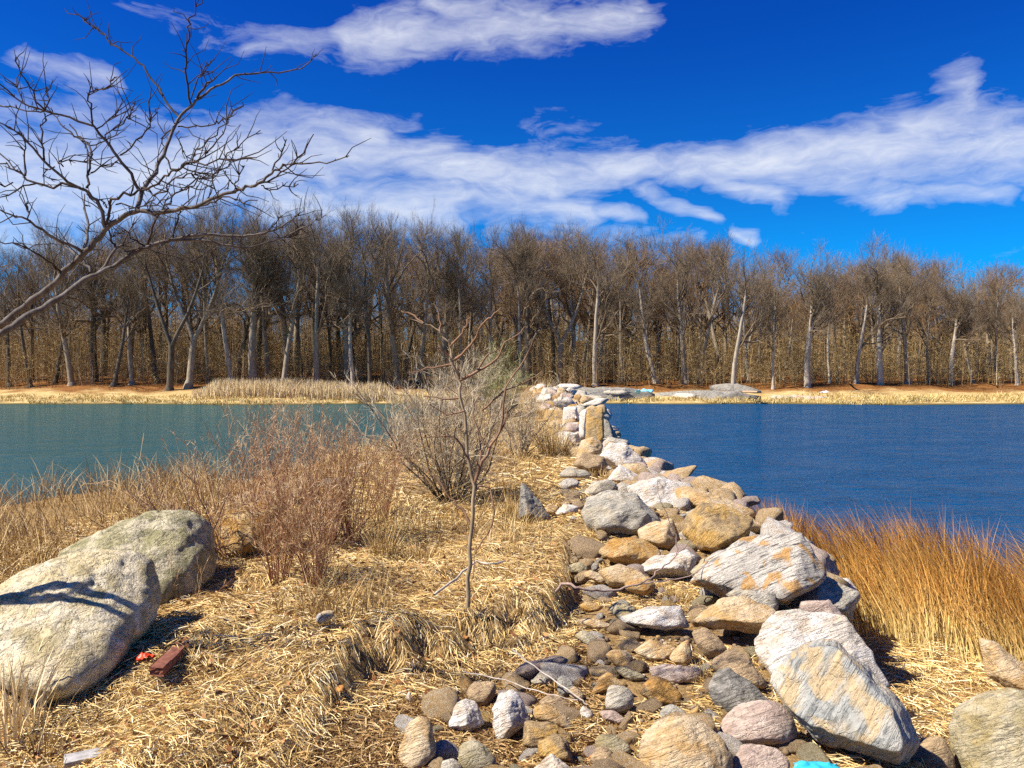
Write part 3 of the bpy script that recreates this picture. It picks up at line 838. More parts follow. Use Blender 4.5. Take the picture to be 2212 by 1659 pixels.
rs = random.Random(5)
CPAL = {'cream': 'tan', 'brown': 'brown', 'grey': 'grey', 'olive': 'olive', 'orange': 'ochre', 'white': 'whitish', 'pink': 'pinkish', 'gold': 'gold-brown', 'dark': 'dark'}
ORD = 'first second third fourth fifth sixth seventh eighth ninth tenth eleventh twelfth thirteenth fourteenth fifteenth sixteenth seventeenth eighteenth nineteenth twentieth'.split()
ORD += ['twenty-' + o for o in ORD[:9]] + ['thirtieth'] + ['thirty-' + o for o in ORD[:9]] + ['fortieth'] + ['forty-' + o for o in ORD[:9]] + ['fiftieth']
nth = {}
for k_ in range(130):
    y = 24 + (k_ / 130) ** 1.3 * 46
    x = float(XR(y)) + rs.uniform(-1.5, .35)
    size = rs.uniform(.2, .48)
    z = float(H(min(x, float(XR(y)) - .4), y)) + rs.choice([0, .1, .25, .45]) * (x > float(XR(y)) - 1.0)
    pal = rs.choice(['white', 'white', 'cream', 'pink', 'grey', 'gold', 'cream', 'orange'])
    nth[pal] = nth.get(pal, -1) + 1
    stone('stone', rs.randrange(10), pal, (x, y, z), size, rs, None, None, None, stone_wall, wall_org)
nth = {}
for k_ in range(46):
    y = 13.5 + k_ * .75
    x = float(XL(y)) + rs.uniform(.5, 1.6)
    pal = rs.choice(['white', 'cream', 'grey', 'olive'])
    nth[pal] = nth.get(pal, -1) + 1
    stone('stone', rs.randrange(10), pal, (x, y, max(.1, float(H(x, y)) + rs.uniform(-.05, .1))), rs.uniform(.18, .4), rs, None, None, None, stone_edging, edge_org)

nth = {}
taken = [tuple(h) for h in HERO_XY]
for k_ in range(400):
    y = 6.5 + rs.random() * 18
    x = float(XR(y)) + rs.uniform(-1.15, .15)
    size = rs.uniform(.14, .30)
    if any((x - a) ** 2 + (y - b_) ** 2 < (.55 * c_ + size * .62) ** 2 for a, b_, c_ in taken): continue
    taken.append((x, y, size))
    pal = rs.choice(['white', 'white', 'white', 'cream', 'cream', 'pink'])
    nth[pal] = nth.get(pal, -1) + 1
    stone('stone', rs.randrange(10), pal, (x, y, float(H(min(x, float(XR(y)) - .35), y)) + size * .08), size, rs, None, None, None, stone_wall, wall_org)
HERO_XY = np.array(taken)

# loose cobbles of the stone bed, each described by the stone it lies next to
ANCH = [(r[1][0], r[1][1], r[2], r[3], r[4], r[6]) for r in ROCKS]
used, count = set(), 0
placed = [tuple(h) for h in HERO_XY]
CPAL = {'cream': 'tan', 'brown': 'brown', 'grey': 'grey', 'olive': 'olive', 'orange': 'ochre', 'white': 'whitish', 'pink': 'pinkish', 'gold': 'gold-brown', 'dark': 'dark'}
tries = 0
while count < 280 and tries < 12000:
    tries += 1
    y = 3.6 + rs.random() ** 1.5 * 9
    x = rs.uniform(.45 if y > 5.6 else -.55, float(XR(y)) - .1)
    if y > LEDGE(x) - .25 and x < .7: continue
    size = rs.choice([.04, .05, .06, .08, .10, .12, .15]) * (1.15 if y > 6 else 1)
    if any((x - a) ** 2 + (y - b_) ** 2 < (.58 * c_ + size * .72) ** 2 for a, b_, c_ in placed): continue
    pal = rs.choice(['cream', 'cream', 'cream', 'brown', 'grey', 'olive', 'orange', 'white', 'white', 'pink', 'gold', 'brown', 'cream'])
    z = float(H(x, y))
    px = 1106 + FPX * x / y; py = 805 + FPX * (CAMZ - z) / y
    best = sorted(((math.hypot((px - a[0]) / max(a[2], 30), (py - a[1]) / max(a[3], 30)), a) for a in ANCH), key=lambda q: q[0])[:4]
    word = 'tiny' if size < .055 else 'small' if size < .085 else 'fist-sized' if size < .115 else 'larger'
    lab = None
    for _, a in best:
        side = 'right of' if px > a[0] + a[2] * .35 else 'left of' if px < a[0] - a[2] * .35 else 'in front of' if py > a[1] else 'behind'
        core = a[4].split(',')[0].split(' ')
        cut = len(core)
        for w_ in ('in', 'on', 'at', 'below', 'behind', 'beside', 'left', 'right', 'above', 'under', 'with', 'lying', 'between', 'cut', 'resting', 'standing', 'leaning', 'tucked', 'pointing', 'overhanging', 'crossed', 'touching', 'just', 'half', 'showing', 'covered', 'sloping', 'wedged'):
            if w_ in core[2:]: cut = min(cut, core[2:].index(w_) + 2)
        cand = f"{word} {CPAL[pal]} cobble {side} the {' '.join(core[:cut])}"
        if cand not in used and len(cand.split()) <= 16:
            lab = cand; break
    if lab is None: continue
    used.add(lab)
    placed.append((x, y, size))
    stone('cobble', rs.randrange(10), pal, (x, y, z + size * .25), size, rs, lab, 'loose cobbles of the stone bed', 'cobble')
    count += 1

# gravel between the cobbles
g = Geo()
D2, F2 = ico(1)
n = 4200
gy_ = 3.5 + rng.random(n) ** 1.6 * 9.5
gx_ = rng.uniform(-.6, 1, n) * 0 + np.where(gy_ > 5.6, .5, -.7) + rng.random(n) * (XR(gy_) - np.where(gy_ > 5.6, .5, -.7))
ok = ~((gy_ > LEDGE(gx_) - .1) & (gx_ < .7))
gx_, gy_ = gx_[ok], gy_[ok]
n = len(gx_)
ss = .007 + rng.random(n) ** 2 * .022
nv = len(D2)
sc3 = ss[:, None, None] * rng.uniform(.6, 1.3, (n, 1, 3)) * np.array([1, 1, .55])
V = D2[None] * rng.uniform(.85, 1.15, (n, nv, 1)) * sc3 + np.stack([gx_, gy_, H(gx_, gy_) + ss * .3], 1)[:, None, :]
F = (F2[None] + (np.arange(n) * nv)[:, None, None]).reshape(-1, 3)
M_GRAVEL = mat_straw('gravel', [(0, (.10, .065, .035)), (.35, (.22, .15, .085)), (.6, (.30, .22, .14)), (.85, (.38, .22, .08)), (1, (.48, .40, .32))], .85)
g.add(V.reshape(-1, 3), [F], np.repeat(rng.random(n), nv))
tag(g.build('gravel', M_GRAVEL), 'brown and grey gravel between the cobbles of the stone bed', 'gravel', kind='stuff')

# ------------------------------------------------------------------ trees: growth
def norm(v):
    return v / (np.linalg.norm(v) + 1e-9)


def perp_rot(d, ang, rs):
    a = norm(np.cross(d, rs.normal(size=3)))
    return norm(d * math.cos(ang) + a * math.sin(ang))


class Grower:
    def __init__(self, seed):
        self.rs = np.random.default_rng(seed)
        self.trunk, self.crown = Geo(), Geo()
        self.tp, self.td = [], []

    def path(self, p, d, L, n, jit, up):
        pts = [np.array(p, float)]
        for _ in range(n):
            d = norm(d + self.rs.normal(size=3) * jit + np.array([0, 0, up]))
            pts.append(pts[-1] + d * L / n)
        return np.array(pts), d

    def branch(self, p, d, L, r, lev, cfg):
        n = (7, 6, 5, 3)[lev]
        pts, dl = self.path(p, d, L, n, (.05, .24, .28, .25)[lev] * cfg.get('wild', 1), (.05, .13, .16, .14)[lev])
        rad = np.linspace(r, r * (.45 if lev < 2 else .3), n + 1)
        (self.trunk if lev == 0 else self.crown).tube(pts, rad, (8, 5, 4, 3)[lev], .3 if lev < 2 else .5)
        nc = cfg['nc'][lev]
        seg = np.diff(pts, axis=0)
        if lev < 3:
            for k in range(nc):
                t = self.rs.uniform(.25 if lev else cfg.get('t0', .45), 1.0) if k else 1.0
                i = min(int(t * n), n - 1)
                q = pts[i] + seg[i] * (t * n - i)
                ang = self.rs.uniform(.35, .95) if lev == 0 else self.rs.uniform(.3, .9)
                if k == 0: ang *= .4
                cl = L * (cfg['lr'][lev] * self.rs.uniform(.7, 1.15)) * (1 - .35 * t if lev == 0 else 1)
                self.branch(q, perp_rot(norm(seg[i]), ang, self.rs), cl, max(rad[i] * (.55 if k else .8), .012), lev + 1, cfg)
        else:
            for k in range(nc):
                t = self.rs.random()
                i = min(int(t * n), n - 1)
                self.tp.append(pts[i] + seg[i] * (t * n - i)); self.td.append(perp_rot(norm(seg[i]), self.rs.uniform(.15, .55), self.rs))

    def finish(self, L=.9, w=.022, sub=3):
        global rng
        p, d = np.array(self.tp), np.array(self.td)
        n = len(p)
        le = rng.uniform(.5, 1.0, n) * L
        d = d + np.array([0, 0, .25]); d /= np.linalg.norm(d, axis=1)[:, None]
        self.crown.twigs(p, d, le, w)
        for _ in range(sub):
            t = rng.uniform(.2, .9, n)[:, None]
            q = p + d * le[:, None] * t
            e = d + rng.normal(size=(n, 3)) * .32 + np.array([0, 0, .12]); e /= np.linalg.norm(e, axis=1)[:, None]
            self.crown.twigs(q, e, le * .65, w * .75)


M_BARK = {
    'grey': mat_bark('bark_grey', (.23, .18, .125), (.38, .31, .22), 6, .05),
    'pale': mat_bark('bark_pale', (.33, .27, .195), (.50, .425, .33), 5, .04),
    'dark': mat_bark('bark_dark', (.075, .058, .04), (.15, .12, .085), 6, .05),
}
M_TWIG = mat_straw('far_twigs', [(0, (.13, .09, .055)), (.5, (.19, .135, .08)), (1, (.28, .21, .13))], .9)
M_TWIG_RED = mat_straw('far_twigs_red', [(0, (.15, .088, .042)), (.5, (.22, .135, .065)), (1, (.32, .21, .11))], .9)

KINDS_ = [  # description, config: limbs per level, child length ratio
    ('straight-trunked', dict(nc=(8, 5, 5, 7), lr=(.55, .55, .55), t0=.38), 0.0, False),
    ('slender', dict(nc=(7, 5, 4, 7), lr=(.42, .6, .55), t0=.42), 0.0, False),
    ('leaning', dict(nc=(8, 5, 5, 6), lr=(.55, .55, .55), t0=.5), .10, False),
    ('fork-trunked', dict(nc=(5, 5, 5, 6), lr=(.62, .55, .55), t0=.45), .05, True),
    ('broad-crowned', dict(nc=(11, 6, 5, 7), lr=(.62, .55, .5), t0=.35, wild=1.25), 0.0, False),
    ('crooked', dict(nc=(8, 5, 5, 7), lr=(.58, .55, .55), t0=.4, wild=1.4), .08, False),
]
TREE = []
for ki, (desc, cfg, lean, fork) in enumerate(KINDS_):
    for var in range(2):
        gr = Grower(400 + ki * 10 + var)
        Ht = 18.0
        d0 = norm(np.array([lean * (1 if var else -1), lean * .3, 1.0]))
        if fork:
            pts, dl = gr.path((0, 0, -.3), d0, Ht * .24, 4, .05, .02)
            gr.trunk.tube(pts, np.linspace(.34, .26, 5), 8, .3)
            for sgn in (-1, 1):
                gr.branch(pts[-1], norm(dl + np.array([.42 * sgn, .1 * sgn, 0])), Ht * .42, .2, 0, cfg)
        else:
            gr.branch(np.array([0, 0, -.3]), d0, Ht * (.62 if ki != 4 else .55), (.3, .2, .28, .3, .42, .3)[ki], 0, cfg)
        # root flare
        gr.trunk.tube(np.array([[0, 0, -.5], [0, 0, .1], [0, 0, .6]]) + np.array([d0[0] * .0, 0, 0]), [.55 if ki != 1 else .35, .42 if ki != 1 else .26, .22], 8, .3)
        gr.finish(1.55, .017, 3)
        top = max(np.concatenate(gr.crown.V)[:, 2])
        tr = gr.trunk.build('trunk', M_BARK['grey'], smooth=True)
        cr = gr.crown.build('crown', M_TWIG)
        TREE.append((desc, tr.data, cr.data, top))
        bpy.data.objects.remove(tr); bpy.data.objects.remove(cr)
_tm = {}
def variant(me, mat):
    key = (me.name, mat.name)
    if key not in _tm:
        c = me.copy(); c.materials.clear(); c.materials.append(mat); _tm[key] = c
    return _tm[key]


def tree(i, x, y, h, bark, rz, label, group, red=False):
    desc, tm, cm, top = TREE[i]
    t = empty('bare_tree', (x, y, float(H(x, y))))
    s = h / top * 1.08
    t.scale = (s * rs.uniform(.9, 1.1), s * rs.uniform(.9, 1.1), s)
    t.rotation_euler = (0, 0, rz)
    link('trunk', variant(tm, M_BARK[bark]), t)
    link('crown', variant(cm, M_TWIG_RED) if red else cm, t)
    return tag(t, label, 'tree', group)


TOPX = [-200, 0, 60, 120, 200, 300, 400, 550, 650, 700, 850, 1000, 1050, 1100, 1180, 1300, 1400, 1500, 1700, 1850, 1920, 1970, 2100, 2212, 2400]
TOPY = [560, 545, 520, 488, 490, 490, 462, 455, 468, 475, 482, 498, 525, 492, 490, 518, 512, 530, 548, 540, 520, 560, 592, 585, 590]
topy = lambda px: float(np.interp(px, TOPX, TOPY))
ORD = 'first second third fourth fifth sixth seventh eighth ninth tenth eleventh twelfth thirteenth fourteenth fifteenth sixteenth seventeenth eighteenth nineteenth twentieth'.split()
ORD += ['twenty-' + o for o in ORD[:9]] + ['thirtieth'] + ['thirty-' + o for o in ORD[:9]] + ['fortieth'] + ['forty-' + o for o in ORD[:9]] + ['fiftieth']
# picture x, kind index (0-11), bark, depth behind the shoreline
FRONT = [(20, 10, 'dark', 12), (65, 4, 'dark', 11), (118, 5, 'dark', 13), (155, 0, 'grey', 11), (205, 8, 'dark', 14), (245, 5, 'dark', 9), (285, 1, 'grey', 11), (340, 10, 'dark', 13), (366, 6, 'dark', 8), (407, 7, 'grey', 9),
         (450, 2, 'grey', 13), (502, 4, 'pale', 11), (548, 8, 'grey', 10), (580, 0, 'grey', 13), (612, 11, 'grey', 9), (650, 2, 'dark', 12), (686, 0, 'grey', 10), (752, 9, 'grey', 12), (762, 2, 'pale', 9), (800, 3, 'dark', 8),
         (860, 0, 'grey', 12), (905, 11, 'grey', 13), (960, 8, 'grey', 14), (1000, 2, 'grey', 12), (1062, 3, 'grey', 13), (1128, 2, 'pale', 13), (1143, 9, 'dark', 12), (1205, 7, 'grey', 13), (1245, 1, 'grey', 15), (1286, 0, 'pale', 11),
         (1345, 2, 'grey', 14), (1418, 10, 'pale', 12), (1480, 1, 'grey', 12), (1508, 11, 'grey', 13), (1584, 0, 'pale', 9), (1618, 4, 'pale', 15), (1670, 3, 'pale', 9), (1745, 8, 'pale', 9), (1792, 2, 'pale', 11), (1850, 0, 'pale', 11),
         (1903, 9, 'pale', 10), (1960, 1, 'grey', 11), (2005, 2, 'grey', 12), (2056, 8, 'pale', 11), (2102, 10, 'grey', 12), (2150, 3, 'grey', 13), (2198, 1, 'pale', 10)]
BK = {'grey': 'grey', 'pale': 'pale', 'dark': 'dark'}
for k_, (px, i, bark, dep) in enumerate(FRONT):
    y = 75.0 + dep
    x = (px - 1106) / FPX * y
    h = (805 - topy(px)) / FPX * y + CAMZ - float(H(x, y)) + rs.uniform(-1.6, 1.8)
    desc = TREE[i][0]
    tree(i, x, y, h, bark, rs.uniform(-.5, .5), f"bare {desc} tree with {BK[bark]} bark, {ORD[k_]} from the left in the front row", 'front row of bare trees on the far shore')
for k_ in range(150):
    y = 90 + (k_ % 3) * 9 + rs.uniform(0, 9)
    px = -120 + 2450 * ((k_ + rs.random()) / 150) ** .8
    x = (px - 1106) / FPX * y
    h = (805 - topy(px)) / FPX * y + CAMZ - float(H(x, y)) + rs.uniform(-3.0, 1.6)
    nb = min(range(len(FRONT)), key=lambda q: abs(FRONT[q][0] - px))
    if px < 1050 and k_ % 3 == 2 and rs.random() < .6: continue
    bark = rs.choice(['grey', 'grey', 'dark', 'pale'] if px > 1100 else ['grey', 'dark', 'dark'])
    lab = f"bare {BK[bark]} tree {('close', 'further', 'deep')[k_ % 3]} behind and {'right' if px > FRONT[nb][0] else 'left'} of the {ORD[nb]} front-row tree"
    if lab in used: continue
    used.add(lab)
    tree(rs.choice([0, 1, 2, 3, 4, 5, 8, 9, 10, 11]), x, y, h, bark, rs.uniform(0, 6.28), lab, 'trees in the wood behind the front row', red=px > 1050 or rs.random() < .3)

# the depth of the wood and the brushwood under it: reads as one mass
def poles(n, y0, y1, h0, h1, rad, px0, px1, tw, tl, wmul=1.0):
    g = Geo()
    y = rng.uniform(y0, y1, n); x = (rng.uniform(px0, px1, n) - 1106) / FPX * y
    h = rng.uniform(h0, h1, n) * (1.0 - .25 * np.clip((x / y * FPX) / 1106, 0, 1))
    b = np.stack([x, y, H(x, y) - .2], 1)
    ln = rng.normal(size=(n, 3)) * .07; ln[:, 2] = 1
    ln /= np.linalg.norm(ln, axis=1)[:, None]
    r = rng.uniform(.6, 1.4, n) * rad
    for o in range(2):
        g.twigs(b, ln, h, r * 2, a=rng.uniform(.35, 1, n))
    for _ in range(tw):
        t = rng.uniform(.15, .98, n)[:, None]
        q = b + ln * h[:, None] * t
        d = rng.normal(size=(n, 3)) * np.array([1, 1, .6]) + np.array([0, 0, .75]); d /= np.linalg.norm(d, axis=1)[:, None]
        L = rng.uniform(.4, 1, n) * tl * (1.15 - t[:, 0] * .6)
        g.twigs(q, d, L, .03 * wmul)
        for _ in range(2):
            e = d + rng.normal(size=(n, 3)) * .6; e /= np.linalg.norm(e, axis=1)[:, None]
            g.twigs(q + d * L[:, None] * rng.uniform(.3, .9, n)[:, None], e, L * .6, .022 * wmul)
    return g


M_WOOD = mat_straw('wood_mass', [(0, (.18, .11, .045)), (.55, (.28, .18, .075)), (.85, (.34, .235, .11)), (1, (.46, .37, .25))], .9)
M_BRUSH = mat_straw('brushwood', [(0, (.21, .13, .045)), (.5, (.36, .23, .085)), (.85, (.45, .31, .125)), (1, (.60, .50, .35))], .9)
tag(poles(3000, 104, 175, 6, 13, .08, -150, 2350, 30, 2.6, 1.9).build('distant_wood', M_WOOD), 'brown mass of leafless trees filling the wood behind', 'wood', kind='stuff')
tag(poles(7000, 84.5, 112, 1.0, 8.5, .03, -150, 2350, 17, 1.4).build('brushwood', M_BRUSH), 'thin brown saplings and brush under the far trees', 'brushwood', kind='stuff')

# ------------------------------------------------------------------ far shore plants
M_REED = mat_straw('reed', [(0, (.52, .36, .16)), (.5, (.72, .54, .28)), (1, (.85, .70, .44))])
M_SHORE = mat_straw('shore_grass', [(0, (.30, .20, .05)), (.5, (.58, .42, .14)), (1, (.76, .62, .30))])
g = Geo()
n = 9000
px = rng.uniform(415, 850, n); y = rng.uniform(76.5, 81, n); x = (px - 1106) / FPX * y
hh = rng.uniform(.9, 1.6, n) * np.clip(np.minimum(px - 405, 880 - px) / 60, .3, 1)
g.blades(np.stack([x, y, H(x, y)], 1), hh, rng.normal(size=(n, 3)) * .12 * np.array([1, 1, 0]), .05)
tag(g.build('reed_bed', M_REED), 'pale tan reed bed at the far water edge, left of centre', 'reeds', kind='stuff')
g = Geo()
n = 16000
px = rng.uniform(-60, 2280, n); x = (px - 1106) / FPX * 76
y = YSH(x) + rng.random(n) ** 1.5 * 4.2 + .5
kp = ~((px > 1190) & (px < 1720) & (y > YSH(x) + 1.9)); px, y = px[kp], y[kp]; n = len(px)
x = (px - 1106) / FPX * y
g.blades(np.stack([x, y, H(x, y) - .03], 1), rng.uniform(.18, .5, n) * np.where(px > 1250, 1.2, .9), rng.normal(size=(n, 3)) * .6 * np.array([1, 1, 0]), .05)
tag(g.build('shore_grass', M_SHORE), 'yellow flattened grass along the far waterline', 'grass', kind='stuff')
# grey bedrock on the far shore, right of the causeway
R('f', [(1190, 846), (1240, 836), (1400, 838), (1480, 848), (1470, 870), (1220, 870)], 'dark', 'long low grey bedrock ledge on the far shore beyond the wall', D=78.5, p=14, n=5, thick=.35, strata=.25, name='bedrock', cat='bedrock', sink=.1)
R('f', [(1390, 852), (1480, 842), (1640, 845), (1720, 856), (1700, 872), (1410, 872)], 'dark', 'second grey bedrock ledge further right along the far shore', D=78.2, p=14, n=5, thick=.35, strata=.25, name='bedrock', cat='bedrock', sink=.1)
R('f', [(1530, 834), (1580, 826), (1630, 838), (1660, 852), (1540, 854)], 'dark', 'dark bedrock hump under the leaf bank on the far shore', D=83, p=12, n=4, thick=.7, name='bedrock', cat='bedrock')
R('f', [(1640, 862), (1720, 853), (1840, 858), (1860, 870), (1660, 872)], 'pink', 'low pale bedrock ledge at the right end of the far outcrop', D=78, p=14, n=4, thick=.4, strata=.2, name='bedrock', cat='bedrock', sink=.1)
for k_, (px, py, w_, h_, pl_) in enumerate(((1230, 838, 36, 10, 'white'), (1330, 850, 40, 9, 'grey'), (1480, 858, 34, 9, 'white'), (1560, 862, 30, 8, 'pink'), (1690, 862, 34, 9, 'grey'), (1750, 866, 30, 8, 'white'), (1850, 862, 26, 7, 'white'))):
    R('f', [(px - w_, py), (px - w_ * .5, py - h_), (px + w_ * .6, py - h_ * .8), (px + w_, py), (px, py + 5)], pl_, f'low {CPAL[pl_]} rock on the far shore outcrop, {ORD[k_]} from the left', D=78, p=14, n=3, name='rock', group='low rocks of the far shore outcrop')

# ------------------------------------------------------------------ the leaning tree at the left edge (limbs measured one by one)
def lift(pts, depth):
    out = []
    for (px, py), d in zip(pts, depth):
        r_ = ray(px, py)
        out.append(np.array([0, 0, CAMZ]) + r_ * (d / r_[1]))
    return np.array(out)


def smooth_path(P, n=3, kink=0.0, rs_=None):
    P = np.asarray(P, float)
    if len(P) < 3:
        t = np.linspace(0, 1, 4)[:, None]
        P = P[0] + (P[-1] - P[0]) * t
    out = []
    for i in range(len(P) - 1):
        p0, p1, p2, p3 = P[max(i - 1, 0)], P[i], P[i + 1], P[min(i + 2, len(P) - 1)]
        for s in range(n):
            t = s / n
            out.append(.5 * ((2 * p1) + (-p0 + p2) * t + (2 * p0 - 5 * p1 + 4 * p2 - p3) * t * t + (-p0 + 3 * p1 - 3 * p2 + p3) * t ** 3))
    out.append(P[-1])
    out = np.array(out)
    if kink:
        L = np.linalg.norm(out[-1] - out[0])
        out[1:-1] += rng.normal(size=(len(out) - 2, 3)) * kink
    return out


def zt(pts):                                     # survey sheet of the tree
    return [(x / 1.1853 * .54004, y / 1.1853 * .54004) for x, y in pts]


M_NEARBARK = mat_bark('bark_near', (.08, .062, .05), (.20, .17, .145), 22, .006)
M_NEARTWIG = mat_bark('twig_near', (.035, .025, .021), (.085, .06, .05), 30, .003)
LIMBS = [  # (radius at start in sheet px, points); the first two are the main limbs
    (23, [(-420, 1750), (-180, 1640), (0, 1545), (80, 1480), (230, 1360), (330, 1260), (430, 1170), (500, 1090), (560, 1040), (650, 1000), (760, 1010), (860, 990), (950, 970), (1060, 920), (1150, 895), (1230, 870), (1290, 820), (1330, 790), (1395, 775), (1550, 770), (1655, 738)]),
    (27, [(-420, 1750), (-200, 1690), (0, 1585), (120, 1505), (280, 1415), (380, 1345), (480, 1290), (560, 1250), (640, 1195), (700, 1170), (820, 1135), (960, 1110), (1150, 1120), (1250, 1105), (1330, 1075), (1400, 1030), (1430, 990)]),
    (13, [(650, 1000), (672, 910), (690, 880), (730, 830), (760, 760), (790, 700), (820, 620), (845, 570), (905, 495), (975, 445), (1050, 395), (1120, 360), (1230, 345), (1365, 340), (1450, 310), (1500, 255)]),
    (6.5, [(905, 495), (880, 400), (885, 330), (880, 250), (890, 150), (895, 95), (930, 50), (962, -10)]),
    (4, [(905, 470), (945, 370), (985, 310), (1018, 282)]), (8, [(935, 465), (985, 400), (1025, 365)]),
    (7, [(845, 570), (800, 500), (750, 420), (705, 350), (660, 290), (600, 250), (530, 210), (480, 160), (420, 120), (380, 75), (308, 40)]),
    (4.5, [(845, 600), (930, 600), (1010, 580), (1060, 570), (1110, 530), (1150, 485)]),
    (5, [(780, 740), (830, 810), (890, 770), (960, 690), (1040, 610), (1100, 550)]),
    (9, [(660, 905), (620, 820), (560, 740), (500, 665), (440, 600), (330, 560), (215, 525), (110, 490), (0, 400), (-60, 370)]),
    (4, [(215, 525), (150, 440), (100, 350), (75, 270)]), (4.5, [(215, 525), (150, 525), (60, 510), (-40, 490)]), (4, [(215, 520), (235, 470), (215, 405)]),
    (5, [(440, 600), (425, 500), (420, 440), (480, 425), (520, 400), (543, 365)]), (4, [(500, 660), (560, 600), (610, 550), (640, 480)]), (4, [(460, 610), (530, 560), (560, 530)]),
    (4.5, [(570, 735), (650, 670), (700, 610), (720, 560), (755, 515)]), (3.5, [(110, 490), (90, 430), (60, 395)]),
    (8, [(510, 1070), (515, 1010), (525, 940), (620, 925), (680, 900), (750, 870), (830, 815), (920, 770), (1090, 760), (1215, 748)]),
    (4.5, [(920, 770), (990, 720), (1060, 640), (1085, 560)]), (4.5, [(860, 790), (1000, 830), (1080, 740), (1150, 680), (1235, 617)]),
    (5.5, [(1230, 870), (1300, 850), (1350, 800), (1440, 720), (1487, 636)]), (4.5, [(1290, 810), (1340, 710), (1358, 660)]),
    (4, [(1240, 880), (1270, 905), (1340, 890), (1415, 872)]), (4, [(1120, 900), (1125, 850), (1160, 785)]),
    (5, [(960, 975), (1020, 950), (1090, 940), (1140, 950), (1220, 950)]), (5, [(770, 1000), (800, 950), (860, 900), (930, 850), (1000, 830), (1060, 800), (1100, 760)]),
    (11, [(500, 1080), (480, 1000), (440, 930), (380, 890), (300, 840), (210, 760), (130, 680), (60, 610), (-60, 560)]),
    (7.5, [(380, 890), (300, 880), (170, 870), (90, 820), (0, 760), (-60, 700)]), (5, [(170, 870), (80, 900), (-40, 960)]),
    (5.5, [(210, 760), (200, 680), (210, 600), (215, 540)]), (4.5, [(120, 835), (110, 740), (125, 670), (45, 600)]), (4, [(60, 865), (0, 870), (-40, 880)]),
    (7, [(410, 890), (430, 800), (425, 690), (350, 640), (290, 590), (240, 530)]), (4, [(430, 690), (500, 670), (560, 640)]), (4.5, [(430, 820), (490, 790), (560, 770)]),
    (5, [(440, 930), (520, 985)]), (11, [(395, 1190), (412, 1100), (405, 1000), (400, 920)]),
    (9, [(385, 1190), (300, 1150), (200, 1090), (130, 1045), (60, 1020), (-60, 970)]), (4, [(130, 1045), (130, 1000), (132, 955)]),
    (9, [(430, 1290), (390, 1230), (320, 1180), (250, 1130), (200, 1100)]), (7, [(290, 1300), (250, 1260), (190, 1220), (100, 1170), (-20, 1140)]),
    (10, [(480, 1280), (540, 1190), (590, 1140), (640, 1030)]), (8, [(545, 1170), (500, 1060)]), (7.5, [(700, 1160), (730, 1080), (770, 980), (830, 920)]),
    (6.5, [(820, 1130), (830, 1060), (850, 1000), (900, 950), (935, 880)]), (6, [(590, 1190), (700, 1185), (830, 1210), (930, 1250)]), (6, [(690, 1170), (640, 1140), (600, 1100), (540, 1100)]),
    (9, [(820, 1140), (950, 1140), (1100, 1165), (1200, 1170), (1300, 1140), (1400, 1100), (1470, 1060), (1548, 1018)]), (4.5, [(1250, 1105), (1300, 1060), (1340, 1020)]), (4, [(1300, 1140), (1400, 1110), (1440, 1050)]),
    (5, [(680, 890), (760, 920), (830, 850), (900, 820), (935, 830)]), (3.5, [(850, 620), (870, 700), (890, 760)]), (4, [(820, 610), (770, 660), (780, 710)]),
    (4, [(300, 790), (280, 770), (330, 760), (415, 768)]), (4, [(260, 790), (210, 830), (280, 855)]), (3.5, [(1000, 800), (1010, 860), (1030, 920)]), (3.5, [(940, 840), (900, 900), (850, 900)]),
    (4.5, [(550, 970), (650, 975), (740, 960), (800, 930)]), (4, [(1070, 810), (1085, 860), (1080, 900)]), (4, [(-20, 700), (60, 790), (120, 830)]), (3.5, [(330, 590), (400, 690), (415, 760)])]
tree_near = empty('leaning_bare_tree', tuple(on_plane(-640, 1750 * .4556, .95) * np.array([0, 0, 0]) + np.array([-4.25, 4.75, .92])))
tag(tree_near, 'dark bare tree leaning in over the water from the left edge', 'tree')
org = np.array(tree_near.location)
TD = 4.7
seen = []                                        # (sheet xy, depth)
gt = Geo()
root = np.array([-4.25, 4.75, .80])
spur_p, spur_d = [], []
for li, (r0, pts) in enumerate(LIMBS):
    P2 = np.array(pts, float)
    if li < 2:
        d0 = TD; slope = -.0002 if li == 0 else .0003
    else:
        dist = [np.hypot(*(s[0] - P2[0])) for s in seen]
        d0 = seen[int(np.argmin(dist))][1]; slope = random.uniform(-.0013, .0013)
    run = np.concatenate([[0], np.cumsum(np.hypot(*np.diff(P2, axis=0).T))])
    depth = d0 + slope * run
    P3 = lift(zt(P2), depth)
    seen += [(a, b_) for a, b_ in zip(P2, depth)]
    if li < 2:
        P3 = np.concatenate([[root + np.array([.02 * li, .05 * li, 0]), root + np.array([.12, -.02, .55]), root + np.array([.35, -.03, 1.15])], P3[1:]])
    P3 = smooth_path(P3, 4 if li < 2 else 3, .007 if r0 < 9 else .004)
    k = .4556 / 1720 * TD
    tl = np.linspace(0, 1, len(P3))
    r_end = 2.6
    rad = (r0 * (1 - tl) ** (.9 if li > 1 else 1.0) + r_end * tl) * k * .82
    if li < 2: rad[:8] *= np.linspace(2.0, 1.0, 8)
    loc = P3 - org
    if li < 2:
        gt.tube(loc, rad, 9, .4)
    else:
        gl = Geo(); gl.tube(loc, rad, 7 if r0 > 7 else 5, .4)
        gl.build('limb', M_NEARBARK if r0 > 8.5 else M_NEARTWIG, tree_near, True)
    if r0 < 30:
        for q in range(int(len(P3) * 1.2)):
            if li < 2 and q < 22: continue
            i = random.randrange(2, len(P3) - 1)
            spur_p.append(loc[i]); spur_d.append(perp_rot(norm(loc[i + 1] - loc[i]), random.uniform(.5, 1.1), rng))
gt.build('trunk', M_NEARBARK, tree_near, True)
gs = Geo()
